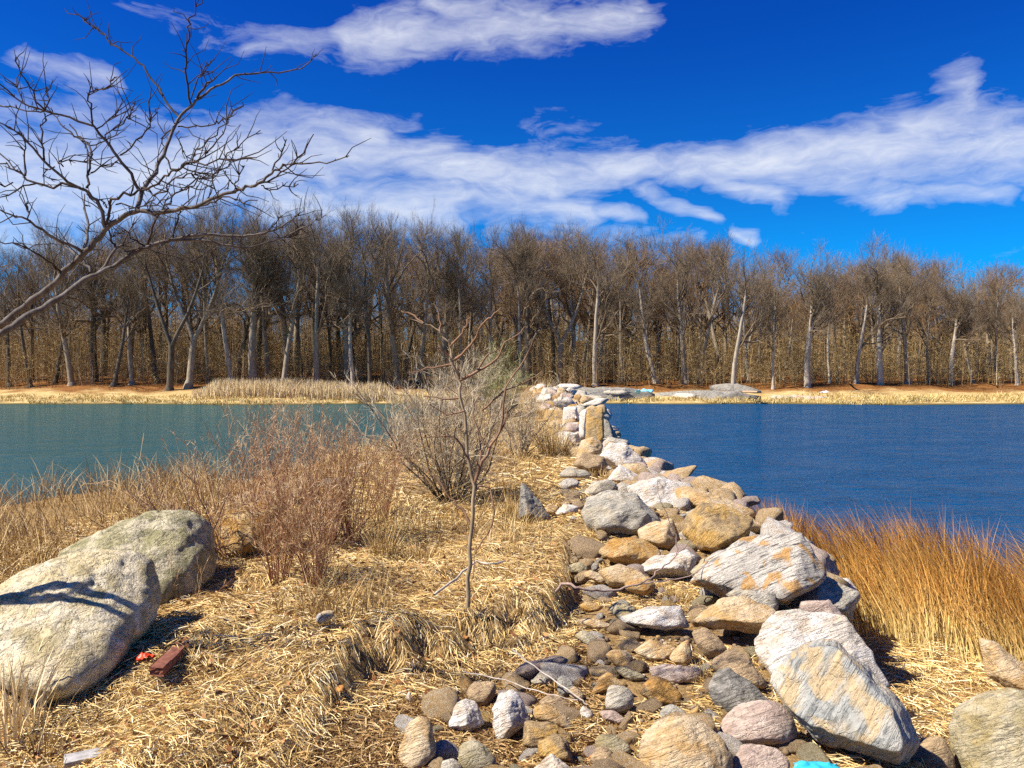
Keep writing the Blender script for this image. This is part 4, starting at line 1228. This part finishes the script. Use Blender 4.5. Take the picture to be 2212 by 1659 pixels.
for p_, d_ in zip(spur_p, spur_d):
    L = random.choice([.012, .018, .025, .04, .10, .18, .26])
    q = [p_]
    dd = d_ + np.array([0, 0, .2])
    for _ in range(3):
        dd = norm(dd + rng.normal(size=3) * .35 + np.array([.05, 0, .12])); q.append(q[-1] + dd * L / 3)
    gs.tube(np.array(q), np.array([.0032, .0026, .002, .0012]), 4, .4)
tag(gs.build('twigs', M_NEARTWIG, tree_near), kind='stuff')

# ------------------------------------------------------------------ sapling in the middle of the straw bank
SD = 5.95
def s6(pts): return [(378 + x * .3906, 864 + y * .3906) for x, y in pts]
def s2(pts): return [(648 + x * .3418, 432 + y * .3418) for x, y in pts]
M_SAP = mat_bark('sapling_bark', (.26, .19, .11), (.38, .29, .18), 30, .002)
M_SAPR = mat_bark('sapling_twig', (.20, .105, .06), (.30, .18, .11), 30, .002)
sapling = empty('sapling', tuple(on_plane(1012, 1297, 1.30)))
tag(sapling, 'slim bare sapling rising from the straw bank in the middle', 'sapling')
org = np.array(sapling.location); SD = org[1]
seen = []
SAP = [(5.0, s6([(1620, 1145), (1630, 900), (1640, 700), (1655, 480), (1620, 300)]) + s2([(1020, 1250), (1005, 1130), (965, 1000), (950, 930), (910, 860), (880, 830), (780, 780), (680, 740)])),
       (3.4, s2([(950, 925), (1000, 870), (1050, 790), (1075, 725)])), (4, s2([(968, 1010), (1050, 950), (1140, 820), (1200, 740), (1270, 680)])),
       (4.5, s2([(1012, 1140), (1120, 1085), (1250, 1000), (1300, 900), (1420, 800)])), (3, s2([(1120, 1085), (1180, 990), (1240, 955)])), (3.2, s2([(962, 1040), (850, 1060), (700, 1090)])),
       (3, s2([(885, 830), (890, 760), (850, 660)])), (2.6, s2([(955, 985), (900, 950), (850, 935)])), (3, s2([(780, 780), (720, 730), (640, 700)])),
       (5, s6([(1655, 480), (1680, 380), (1740, 260), (1800, 170)]) + s2([(1300, 1180), (1420, 1000), (1470, 880)])), (3, s2([(1150, 1330), (1260, 1230), (1380, 1180), (1530, 1080)])),
       (3.8, s6([(1638, 690), (1580, 600), (1520, 540), (1450, 440), (1380, 380)])), (3.4, s6([(1652, 500), (1700, 480), (1755, 500), (1755, 690), (1700, 770), (1660, 870), (1640, 1000)])),
       (3, s6([(1625, 330), (1560, 220), (1500, 200), (1380, 210)])), (3, s6([(1680, 380), (1690, 250), (1660, 120)])), (2.8, s6([(1740, 260), (1690, 200), (1650, 60), (1690, -40)])), (2.6, s6([(1800, 170), (1850, 60), (1900, 20)])),
       (2.6, s2([(1005, 1130), (1000, 1060), (1015, 1050)])), (2.8, s2([(1015, 1250), (900, 1250), (780, 1240)])), (2.6, s2([(1040, 1330), (930, 1350), (820, 1290)]))]
for li, (r0, pts) in enumerate(SAP):
    P2 = np.array(pts, float)
    if li == 0: depth = np.full(len(P2), SD)
    else:
        d0 = seen[int(np.argmin([np.hypot(*(s[0] - P2[0])) for s in seen]))][1]
        depth = d0 + random.uniform(-.0016, .0016) * np.concatenate([[0], np.cumsum(np.hypot(*np.diff(P2, axis=0).T))])
    seen += list(zip(P2, depth))
    P3 = smooth_path(lift(P2, depth), 3, .006)
    tl = np.linspace(0, 1, len(P3)); k = SD / FPX
    gl = Geo(); gl.tube(P3 - org, (r0 * (.85 if li else 1) * (1 - tl) + .9 * tl) * k, 7 if li == 0 else 5, .5)
    sp_ = Geo()
    gl.build('trunk' if li == 0 else 'branch', M_SAP if li == 0 else M_SAPR, sapling, True)
    for q in range(max(2, len(P3) // 3)):
        i = random.randrange(len(P3) // 3, len(P3) - 1)
        d_ = perp_rot(norm(P3[i + 1] - P3[i]), random.uniform(.5, 1.0), rng)
        sp_.tube(np.array([P3[i], P3[i] + d_ * .03, P3[i] + d_ * .05 + np.array([0, 0, .03])]) - org, [.003, .0025, .0015], 4, .5)
    if li % 3 == 1: tag(sp_.build('twigs', M_SAPR, sapling), kind='stuff')

# ------------------------------------------------------------------ shrubs and weeds
def shrub(name, loc, nst, hgt, spread, levels, mats, label, cat='shrub', group=None, seed=1, r0=.012, lean=(0, 0), tw=(.18, .004), nsub=(7, 6), sub=2, wild=.16):
    rs_ = np.random.default_rng(seed)
    o = empty(name, loc)
    tag(o, label, cat, group)
    gs_, gw = Geo(), Geo()
    tp, td = [], []
    for k in range(nst):
        an = rs_.uniform(0, 6.283); sp_ = spread * math.sqrt(rs_.random())
        d = norm(np.array([math.cos(an) * sp_ + lean[0], math.sin(an) * sp_ + lean[1], 1.0]))
        p = np.array([math.cos(an), math.sin(an), 0]) * rs_.uniform(0, .12) * hgt * .6 + np.array([0, 0, -.05])
        L = hgt * rs_.uniform(.6, 1.05); n = 7
        pts = [p]
        for _ in range(n):
            d = norm(d + rs_.normal(size=3) * wild + np.array([0, 0, .05])); pts.append(pts[-1] + d * L / n)
        pts = np.array(pts)
        gs_.tube(pts, np.linspace(r0, r0 * .25, n + 1), 5, rs_.random())
        for _ in range(nsub[0]):
            i = rs_.integers(1 if levels > 1 else 2, n); dd = perp_rot(norm(pts[i + 1] - pts[i]) if i < n else d, rs_.uniform(.25, .8), rs_)
            q = [pts[i]]; LL = L * rs_.uniform(.2, .42)
            for _ in range(4):
                dd = norm(dd + rs_.normal(size=3) * .22 + np.array([0, 0, .10])); q.append(q[-1] + dd * LL / 4)
            q = np.array(q)
            gw.tube(q, np.linspace(r0 * .38, r0 * .16, 5), 3, rs_.random())
            for _ in range(nsub[1]):
                j = rs_.integers(0, 4); tp.append(q[j] + (q[j + 1] - q[j]) * rs_.random()); td.append(perp_rot(norm(q[j + 1] - q[j]), rs_.uniform(.2, .8), rs_))
    if tp:
        tp, td = np.array(tp), np.array(td)
        L = rng.uniform(.5, 1.1, len(tp)) * tw[0]
        gw.twigs(tp, td, L, tw[1])
        for _ in range(sub):
            e = td + rng.normal(size=td.shape) * .45 + np.array([0, 0, .15]); e /= np.linalg.norm(e, axis=1)[:, None]
            gw.twigs(tp + td * (L * rng.uniform(.2, .8, len(L)))[:, None], e, L * .7, tw[1] * .8)
    gs_.build('stems', mats[0], o, True)
    tag(gw.build('twigs', mats[1], o), kind='stuff')
    return o


def at(px, py, z=None):
    return tuple(on_plane(px, py, z) if z is not None else on_ground(px, py))


M_GREYST = mat_bark('stem_grey', (.15, .12, .09), (.27, .22, .17), 25, .003)
M_GREYTW = mat_straw('twig_grey', [(0, (.26, .18, .10)), (.5, (.46, .35, .20)), (1, (.68, .57, .40))])
M_DARKST = mat_bark('stem_dark', (.06, .045, .035), (.13, .10, .08), 25, .003)
M_REDST = mat_bark('stem_red', (.26, .10, .055), (.42, .20, .11), 25, .002)
M_REDTW = mat_straw('twig_red', [(0, (.22, .09, .04)), (.4, (.40, .20, .08)), (.7, (.56, .36, .16)), (1, (.74, .58, .36))])
M_PINKST = mat_bark('stem_pink', (.30, .16, .13), (.46, .31, .25), 25, .002)
M_GREENTW = mat_straw('twig_green', [(0, (.16, .15, .05)), (.5, (.30, .28, .10)), (1, (.50, .45, .22))])
shrub('bare_shrub', at(975, 1085), 28, 2.05, .95, 2, (M_DARKST, M_GREYTW), 'dense grey bush of bare twigs behind the sapling', seed=3, r0=.014, nsub=(13, 9), tw=(.20, .005), sub=3)
shrub('bare_shrub', at(1120, 985), 16, 1.7, .8, 2, (M_GREYST, M_GREYTW), 'tan bare bush right behind the grey bush, beside yellow grass', seed=4, nsub=(11, 8), tw=(.2, .006), sub=3)
shrub('bare_shrub', at(860, 985), 15, 1.6, .8, 2, (M_GREYST, M_GREYTW), 'pale feathery bush by the left water, left of the grey bush', seed=5, nsub=(11, 8), tw=(.2, .006), sub=3)
shrub('bare_shrub', at(1000, 935), 18, 2.3, .7, 2, (M_GREYST, M_GREYTW), 'tall pale bush further along the causeway behind the grey bush', seed=6, nsub=(11, 9), tw=(.3, .008), sub=3)
shrub('bare_shrub', at(1085, 905), 18, 2.6, .7, 2, (M_GREYST, M_GREENTW), 'greenish bush near the far end of the causeway', seed=8, nsub=(11, 9), tw=(.4, .012), sub=3)
shrub('bare_shrub', at(900, 905), 16, 2.2, .8, 2, (M_GREYST, M_GREYTW), 'thin tan bush on the far left edge of the causeway', seed=9, nsub=(10, 8), tw=(.4, .012), sub=3)
# red-stemmed weeds left of centre
for k_, (px, py, n_, h_, lab) in enumerate([
        (560, 1150, 16, 1.1, 'tall feathery red-brown weeds standing left, seen against the water'), (640, 1165, 14, 1.15, 'tallest red-brown weed clump in front of the orange-tan block'),
        (700, 1180, 18, .95, 'dense red-brown weed clump left of the grey bush'), (760, 1170, 14, .9, 'red-brown weeds leaning right towards the grey bush'),
        (600, 1260, 16, .7, 'low red-brown weeds in front of the tallest clump'), (680, 1270, 14, .6, 'short reddish weeds above the blue-grey oval stone'),
        (820, 1120, 12, .8, 'thin reddish stems beside the grey bush'), (510, 1190, 12, .8, 'reddish weeds touching the second boulder')]):
    shrub('dry_weed', at(px, py), int(n_ * 1.9), h_ * 1.5, .45, 1, (M_REDST, M_REDTW), lab, 'weeds', 'red-brown weeds left of centre', seed=20 + k_, r0=.0048, nsub=(6, 6), tw=(.10, .0042), sub=2, wild=.075)
shrub('bramble', at(485, 1200), 26, 1.25, 1.0, 1, (M_PINKST, M_REDTW), 'arching bramble with pinkish stems growing over the second boulder', 'bramble', seed=41, r0=.007, nsub=(8, 4), tw=(.09, .005), lean=(-.45, -.3), wild=.2)
shrub('bramble', at(455, 1225), 12, 1.45, .9, 1, (M_DARKST, M_REDTW), 'dark bramble arching left across the boulder tops', 'bramble', seed=42, r0=.007, nsub=(7, 3), tw=(.08, .005), lean=(-1.0, -.25), wild=.2)
shrub('bramble', (-2.62, 6.2, 1.0), 12, .62, 1.0, 1, (M_DARKST, M_REDTW), 'tangle of dark twigs growing out of the gap between the two boulders', 'bramble', seed=47, r0=.005, nsub=(6, 3), tw=(.06, .004), lean=(-.2, -.3), wild=.22)
shrub('bramble', at(720, 1180), 6, 1.3, .6, 1, (M_REDST, M_REDTW), 'long reddish bramble canes leaning right through the weeds', 'bramble', seed=43, r0=.006, nsub=(5, 3), tw=(.08, .004), lean=(.5, 0), wild=.15)

# ------------------------------------------------------------------ grasses
M_MARSH, t, b = newmat('marsh_grass', .65, .2)
ca_ = t.node('ShaderNodeAttribute', attribute_name='rnd').outputs['Fac']
ch_ = t.node('ShaderNodeAttribute', attribute_name='ht').outputs['Fac']
cbase = t.ramp(ca_, [(0, (.46, .30, .08)), (.5, (.66, .46, .15)), (1, (.80, .62, .28))])
ctip = t.ramp(ca_, [(0, (.30, .11, .018)), (.5, (.48, .21, .035)), (1, (.66, .38, .10))])
t.put(b.inputs['Base Color'], t.mix(t.maprange(ch_, .15, .75), cbase, ctip))
n = 56000
x = rng.uniform(2.9, 13, n); y = rng.uniform(5.2, 13, n)
keep = (y < YB(x) - .1 + .5 * noise2(x, y, .8)) & (x > XR(y) + .45) & (y > np.interp(x, [3, 3.6, 4.3, 6, 9, 13], [9.2, 8.2, 7.3, 6.2, 4.5, 3.0]) + .5 * noise2(x, y, 1.1) - 1.2 * rng.random(n) ** 3)
x, y = x[keep], y[keep]
n = len(x)
edge = np.clip((YB(x) - y) / 1.5, .3, 1)
g = Geo()
wind = np.array([-.38, .05, 0]) + np.stack([noise2(x, y, 1.6), noise2(x + 9, y, 1.6), 0 * x], 1) * .35 + rng.normal(size=(n, 3)) * np.array([.15, .15, 0])
hts = g.blades(np.stack([x, y, H(x, y) - .03], 1), (1.12 - .62 * rng.random(n) ** 2) * (.75 + .25 * edge) * (1 + .28 * noise2(x, y, 1.3)), wind, .0085)
mo = g.build('marsh_grass', M_MARSH)
at_ = mo.data.attributes.new('ht', 'FLOAT', 'POINT'); at_.data.foreach_set('value', hts.astype(np.float32))
tag(mo, 'tall rust-gold marsh grass bending left beside the right water', 'grass', kind='stuff')

M_DRY = mat_straw('dry_grass', [(0, (.24, .13, .035)), (.45, (.46, .29, .09)), (.8, (.64, .47, .20)), (1, (.76, .62, .36))], patch=.5)
g = Geo()
n = 36000                                       # standing dry grass over the bank and causeway
y = 5.6 + rng.random(n) ** 2.0 * 34
xl_ = np.maximum(XL(y) + 1.0, -7.5); x = xl_ + rng.random(n) * (np.where(y < 12, .55, XR(y) - 1.1) - xl_)
dens = np.clip(.55 + noise2(x, y, .9) * 1.1 - np.where((x > -.9) & (y < 8), .75, 0), 0, 1) * np.where((x < -1.7) & (y < 6.2), 0, 1)
# the trodden yellow patch right of the bush keeps only short grass
keep = rng.random(n) < dens
x, y = x[keep], y[keep]; n = len(x)
hh = rng.uniform(.12, .42, n) * np.where((x < -.7) & (y > 6.3) & (y < 12), 1.5, 1) * np.where((x > .4) & (y < 17), .45, 1)
g.blades(np.stack([x, y, H(x, y) - .02], 1), hh, rng.normal(size=(n, 3)) * np.array([.55, .45, 0]), np.where(y > 14, .011, .0065))
tag(g.build('dry_grass', M_DRY), 'standing dry yellow grass over the bank and causeway', 'grass', kind='stuff')
g = Geo()
n = 19000                                       # grass along the left water
x = rng.uniform(-12.5, -3.0, n); y = rng.uniform(8.0, 16.5, n)
zz = H(x, y)
keep = (zz > .02) & (rng.random(n) < .45 + .8 * noise2(x, y, .7))
x, y, zz = x[keep], y[keep], zz[keep]; n = len(x)
g.blades(np.stack([x, y, zz - .03], 1), rng.uniform(.18, .62, n) * (1 + .5 * noise2(x, y, .9)), rng.normal(size=(n, 3)) * np.array([.4, .35, 0]) + np.array([-.15, 0, 0]), .009)
tag(g.build('bank_grass', M_DRY), 'dry tan grass along the left water edge behind the boulders', 'grass', kind='stuff')


def tuft(px, py, n, h, lab, mat=None, w=.006, spread=.07, z=None):
    p = np.array(at(px, py, z))
    o = empty('grass_tuft', tuple(p)); tag(o, lab, 'grass tuft')
    g = Geo()
    an = rng.random(n) * 6.283; r_ = np.sqrt(rng.random(n)) * spread
    b_ = np.stack([np.cos(an) * r_, np.sin(an) * r_, np.full(n, -.03)], 1)
    g.blades(b_, rng.uniform(.5, 1, n) * h, b_ / spread * .4 + rng.normal(size=(n, 3)) * np.array([.2, .2, 0]), w)
    g.build('blades', mat or M_DRY, o)


tuft(1195, 985, 260, .75, 'tall gold grass tuft on the causeway left of the leaning wall stone', w=.011, spread=.3)
tuft(1460, 1300, 170, .22, 'spiky gold grass tuft between flat white stone and striped block', w=.005, spread=.09)
tuft(1105, 1118, 140, .45, 'grass tuft against the dark triangular rock', w=.008, spread=.14)
tuft(1295, 1035, 150, .35, 'yellow grass tuft under the wall crest boulders', w=.008, spread=.22)
tuft(1330, 1065, 90, .28, 'small yellow tuft behind the bulky grey rock', w=.007, spread=.12)
tuft(1285, 1160, 70, .22, 'thin tuft at the foot of the bulky grey rock', w=.006, spread=.14)
tuft(1480, 1150, 150, .24, 'straw tuft squeezed between the gold-brown block and white stones', w=.006, spread=.2, z=1.12)
tuft(1520, 1480, 120, .22, 'thin grass tuft left of the dark grey banded rock', w=.004, spread=.07)
tuft(830, 1200, 160, .42, 'upright gold grass tuft left of the sapling', w=.006, spread=.14)
tuft(905, 1215, 140, .3, 'arched pale grass tuft beside the sapling', w=.006, spread=.16)
tuft(20, 1600, 60, .72, 'pale arching grass blades in the bottom left corner', M_REED, w=.011, spread=.13, z=1.0)
tuft(70, 1640, 26, .5, 'few thin pale stalks at the bottom left', w=.008, spread=.1, z=1.0)
tuft(1175, 850, 160, 1.6, 'straw-coloured tall tuft at the far end of the wall', w=.03, spread=.6)

# ------------------------------------------------------------------ straw litter: thousands of dead stalks lying over the ground
def straw(n, region, name, label, w, Lr, mat, lift_=.02, flow=0.0, drape=True, pitch=.12):
    x, y = region(n)
    n = len(x)
    e = .05
    z0 = H(x, y)
    gxx = (H(x + e, y) - z0) / e; gyy = (H(x, y + e) - z0) / e
    an = rng.random(n) * 6.283
    if flow: an = noise2(x, y, .8, 2) * 2.2 + flow + rng.normal(size=n) * .85
    st = np.hypot(gxx, gyy)
    if drape:
        dn = np.arctan2(-gyy, -gxx) + rng.normal(size=n) * .45
        an = np.where(st > .45, dn, an)
    L = rng.uniform(*Lr, n)
    gr = np.clip(np.cos(an) * gxx + np.sin(an) * gyy, -2.2, 2.2)
    d = np.stack([np.cos(an), np.sin(an), gr + rng.normal(size=n) * pitch], 1)
    d /= np.linalg.norm(d, axis=1)[:, None]
    c = np.stack([x, y, z0 + rng.random(n) ** 1.5 * lift_ + .004], 1)
    g = Geo()
    g.ribbons(c - d * L[:, None] * .5, c + d * L[:, None] * .5, w * rng.uniform(.6, 1.4, n), np.abs(rng.normal(size=n)) * .006, .7)
    return tag(g.build(name, mat), label, 'straw', kind='stuff')


M_STRAW = mat_straw('straw', [(0, (.26, .13, .04)), (.2, (.50, .31, .095)), (.55, (.74, .52, .195)), (.85, (.86, .68, .34)), (1, (.92, .82, .57))], .8, patch=.4)
M_STRAWB = mat_straw('straw_brown', [(0, (.10, .045, .014)), (.4, (.26, .14, .045)), (.8, (.50, .32, .12)), (1, (.72, .55, .28))], .55)


def r_bank(n):
    y = 3.1 + rng.random(n) ** 1.6 * 8.5
    x = rng.uniform(-5.2, .75, n)
    k = (y > LEDGE(x) - .45) & (np.abs(x) < y * .72 + .3)
    return x[k], y[k]


def r_low(n):
    y = 3.2 + rng.random(n) * 2.6; x = rng.uniform(-1.3, .6, n)
    k = (y < LEDGE(x) + .1)
    return x[k], y[k]


def r_right(n):
    y = 3.2 + rng.random(n) ** 1.2 * 7; x = rng.uniform(1.9, 7.5, n)
    k = (x > XR(y) + .05) & (x < y * .72 + .3) & (y < YB(x) - 1.2)
    return x[k], y[k]


def r_bed(n):
    y = 3.3 + rng.random(n) * 9; x = rng.uniform(.3, 3.2, n)
    k = (x < XR(y) + .1) & (noise2(x, y, 2.2, 2) > -.05)
    return x[k], y[k]


def r_far(n):
    y = 9.5 + rng.random(n) ** 1.5 * 26; x = rng.uniform(-4, 3, n)
    k = (x > XL(y) + 1.2) & (x < XR(y) - .8)
    return x[k], y[k]


straw(175000, r_bank, 'straw_litter', 'matted pale straw covering the bank left of the stone bed', .0037, (.04, .16), M_STRAW, .045, flow=.4, pitch=.2)
straw(24000, r_low, 'straw_litter', 'brown straw scattered below the ledge among the bottom cobbles', .0045, (.04, .17), M_STRAWB, .02)
straw(52000, r_right, 'straw_litter', 'flattened straw mat between the wall and the marsh grass', .0052, (.06, .24), M_STRAW, .05, flow=-.9)
straw(46000, r_bed, 'straw_litter', 'wisps of straw caught between the stones of the bed', .0045, (.04, .16), M_STRAW, .022)
straw(30000, r_far, 'straw_litter', 'yellow flattened straw along the causeway path', .011, (.08, .3), M_STRAW, .06, flow=.2)

# ------------------------------------------------------------------ driftwood, sticks and litter
M_DRIFT = mat_bark('driftwood', (.40, .32, .25), (.60, .52, .43), 30, .003)
M_BRANCH = mat_bark('fallen_branch', (.26, .17, .13), (.40, .29, .23), 30, .003)


def stick(pts, r0, r1, name, label, mat, z, cat='stick', sides=6):
    P3 = np.array([on_plane(px, py, zz) for (px, py), zz in zip(pts, z)])
    P3 = smooth_path(P3, 4, .003)
    o = P3[0].copy()
    g = Geo(); g.tube(P3 - o, np.linspace(r0, r1, len(P3)), sides, .5)
    return tag(g.build(name, mat, None, True, tuple(o)), label, cat)


stick([(938, 1285), (975, 1258), (1005, 1230), (1030, 1214), (1060, 1218), (1092, 1212)], .010, .007, 'stick', 'bleached crooked stick lying behind the sapling foot', M_DRIFT, [1.33, 1.36, 1.38, 1.40, 1.40, 1.38])
br = empty('fallen_branch', tuple(on_plane(1196, 1284, 1.22)))
tag(br, 'fallen reddish branch lying from the straw across the stone bed', 'branch')
bo = np.array(br.location)
for pts, r_, z_ in ((sheet('1', [(370, 1650), (440, 1590), (540, 1622), (700, 1640), (850, 1620), (1000, 1570), (1090, 1490), (1200, 1400), (1300, 1295)]), (.013, .004), [1.22, 1.3, 1.28, 1.24, 1.25, 1.3, 1.36, 1.42, 1.5]),
                    (sheet('1', [(980, 1590), (1150, 1570), (1330, 1520), (1480, 1370)]), (.007, .003), [1.28, 1.3, 1.34, 1.45]),
                    (sheet('1', [(1200, 1400), (1205, 1300), (1150, 1150), (1085, 1000), (1070, 890)]), (.005, .0025), [1.42, 1.5, 1.68, 1.85, 1.95])):
    P3 = smooth_path(np.array([on_plane(px, py, zz) for (px, py), zz in zip(pts, z_)]) if r_[0] != .005 else lift(pts, [on_plane(1461, 1200, 1.42)[1]] * 5), 4, .005)
    g = Geo(); g.tube(P3 - bo, np.linspace(r_[0], r_[1], len(P3)), 6, .5); g.build('limb', M_BRANCH, br, True)
stick([(1105, 1402), (1170, 1452), (1240, 1500), (1268, 1522)], .005, .004, 'cane', 'long pale cane sloping down from the straw ledge to the cobbles', M_DRIFT, [1.27, 1.16, 1.1, 1.06], 'cane')
stick([(1000, 1450), (1090, 1470), (1180, 1500), (1255, 1512)], .004, .003, 'cane', 'thin cane lying at the straw ledge foot', M_DRIFT, [1.08, 1.08, 1.07, 1.06], 'cane')
stick([(180, 1545), (225, 1525), (262, 1508)], .022, .018, 'driftwood', 'short pale driftwood stick at the edge of the boulder shade', M_DRIFT, [1.04, 1.05, 1.06], 'driftwood')
stick([(1245, 905), (1238, 880), (1250, 862), (1275, 850), (1290, 848)], .03, .02, 'driftwood', 'curved pale driftwood hoop on the far wall stones', M_DRIFT, [1.6, 1.75, 1.85, 1.9, 1.9], 'driftwood')


def board(px, py, px2, py2, z, w, th, mat, name, label, cat):
    a, b_ = on_plane(px, py, z), on_plane(px2, py2, z)
    d = b_ - a; L = np.linalg.norm(d); d /= L
    s = np.cross(d, [0, 0, 1.0]); s /= np.linalg.norm(s); u = np.cross(s, d)
    bm = bmesh.new()
    bmesh.ops.create_cube(bm, size=1.0)
    bmesh.ops.subdivide_edges(bm, edges=bm.edges[:], cuts=3, use_grid_fill=True)
    for v in bm.verts:
        q = np.array(v.co[:])
        n_ = vnoise(np.array([[q[0] * 5 + px, q[1] * 5, q[2] * 5]]))[0]
        q = q * np.array([L, w, th]) + np.array([0, 0, .006 * n_]) + np.array([n_ * .012 if abs(q[0]) > .45 else 0, .006 * n_, 0])
        v.co = Vector(d * q[0] + s * q[1] + u * q[2])
    bmesh.ops.bevel(bm, geom=[e for e in bm.edges if e.calc_face_angle(0) > .8], offset=.003, segments=1, affect='EDGES')
    me = bpy.data.meshes.new(name); bm.to_mesh(me); bm.free(); me.materials.append(mat)
    return tag(link(name, me, None, tuple((a + b_) / 2 + np.array([0, 0, th * .4]))), label, cat)


board(338, 1458, 400, 1398, at(370, 1430)[2] + .02, .085, .05, mat_plain('brick_red', (.24, .085, .05), .9, .8, 30), 'brick', 'red-brown brick lying in the shade right of the nearest boulder', 'brick')
board(140, 1655, 268, 1628, at(200, 1640)[2] + .02, .10, .04, mat_plain('weathered_wood', (.40, .37, .34), .85, .7, 30), 'plank', 'weathered whitish plank at the bottom left edge', 'plank')


def scrap(px, py, z, sx_, sy_, amp, mat, name, label, cat, rz=0.0, n=12, seed=0, group=None):
    """a crumpled sheet with a little thickness"""
    c = on_plane(px, py, z)
    u = np.linspace(-1, 1, n)
    A, B = np.meshgrid(u, u)
    r_ = np.sqrt(A ** 2 + B ** 2); s_ = np.maximum(np.abs(A), np.abs(B)) / (r_ + 1e-6)
    A2, B2 = A * s_ ** .8, B * s_ ** .8
    z_ = amp * (fbm(np.stack([A.ravel() * 1.3 + seed, B.ravel() * 1.3, np.full(A.size, seed * 3.1)], 1), 3).reshape(A.shape) * .9 + .8 - .5 * r_)
    xx, yy = A2 * sx_ * (1 + .12 * np.sin(B * 5 + seed)), B2 * sy_ * (1 + .12 * np.cos(A * 5))
    V = np.stack([xx * math.cos(rz) - yy * math.sin(rz), xx * math.sin(rz) + yy * math.cos(rz), z_], -1).reshape(-1, 3)
    i = np.arange(n - 1)[:, None] * n + np.arange(n - 1)[None]
    Q = np.stack([i, i + 1, i + n + 1, i + n], -1).reshape(-1, 4)
    o = mk(name, V, [Q], mat, None, None, True, tuple(c))
    md = o.modifiers.new('thickness', 'SOLIDIFY'); md.thickness = .0025
    return tag(o, label, cat, group)


scrap(315, 1420, at(315, 1424)[2] + .05, .055, .035, .03, mat_plain('plastic_red', (.62, .05, .012), .4, .2), 'plastic_scrap', 'bright red plastic scrap in the shade under the nearest boulder', 'litter', seed=1)
scrap(1768, 1662, 1.10, .13, .06, .03, mat_plain('plastic_blue', (.035, .42, .55), .45, .15), 'plastic_sheet', 'crumpled turquoise plastic sheet at the bottom edge', 'litter', seed=2, n=18)
M_LEAF = mat_plain('oak_leaf', (.46, .20, .05), .8, .5, 40)
for px, py, rz, lab in ((1005, 1378, .6, 'curled tan oak leaf on the face of the straw ledge'), (860, 1475, .2, 'orange oak leaf below the straw ledge'), (950, 1548, 1.2, 'orange-brown leaf left of the white pyramid stone'),
                        (1278, 1640, 1.5, 'rust-orange leaf between the bottom cobbles'), (452, 1312, .3, 'yellow-orange leaf at the foot of the second boulder'), (550, 1308, .9, 'pale orange leaf in the low red weeds'),
                        (735, 1490, 2.0, 'yellowish leaf at the left foot of the ledge'), (650, 1360, .1, 'pinkish-tan leaf below the blue-grey oval stone')):
    p = at(px, py)
    scrap(px, py, p[2] + .02, .035, .022, .018, M_LEAF, 'fallen_leaf', lab, 'leaf', rz, 8, seed=px * .1, group='fallen oak leaves')
g = Geo()
n = 2600                                        # broken leaf bits in the straw
x, y = r_bank(n * 2); n = len(x)
c_ = np.stack([x, y, H(x, y) + .03 + rng.random(n) * .02], 1)
an = rng.random(n) * 6.283; L = rng.uniform(.015, .05, n)
d_ = np.stack([np.cos(an), np.sin(an), rng.normal(size=n) * .3], 1) * L[:, None]
g.ribbons(c_ - d_ * .5, c_ + d_ * .5, L * .5, .004, .5)
tag(g.build('leaf_litter', mat_straw('leaf_bits', [(0, (.13, .05, .02)), (.5, (.30, .13, .045)), (1, (.48, .26, .10))], .85)), 'brown broken leaf bits scattered through the straw bank', 'leaf litter', kind='stuff')
M_SHELL = mat_plain('shell_white', (.74, .70, .64), .6, .2)
for px, py, lab in ((540, 1390, 'white shell fragment on the left straw'), (945, 1290, 'white snail shell on top of the straw ledge'), (615, 1275, 'pale chip in the straw below the weeds'), (850, 1180, 'white plastic chip left of the sapling')):
    p = at(px, py)
    scrap(px, py, p[2] + .015, .022, .018, .02, M_SHELL, 'shell', lab, 'shell', .4, 8, seed=py * .1, group='pale chips on the straw')
scrap(1392, 847, 1.1, .9, .3, .5, mat_plain('plastic_pale_blue', (.25, .60, .72), .4, .2), 'plastic_barrel', 'pale blue plastic wreckage lying on the far bedrock', 'litter', seed=4)
scrap(1786, 850, .9, .8, .3, .3, mat_plain('foam_white', (.75, .78, .82), .6, .2), 'foam_block', 'white foam wreckage on the far shore at right', 'litter', seed=5)
board(1608, 846, 1640, 847, at(1622, 848)[2] + .2, .5, .12, mat_plain('plywood', (.55, .36, .22), .8, .3, 4), 'plank', 'tan board lying on the far shore outcrop', 'plank')
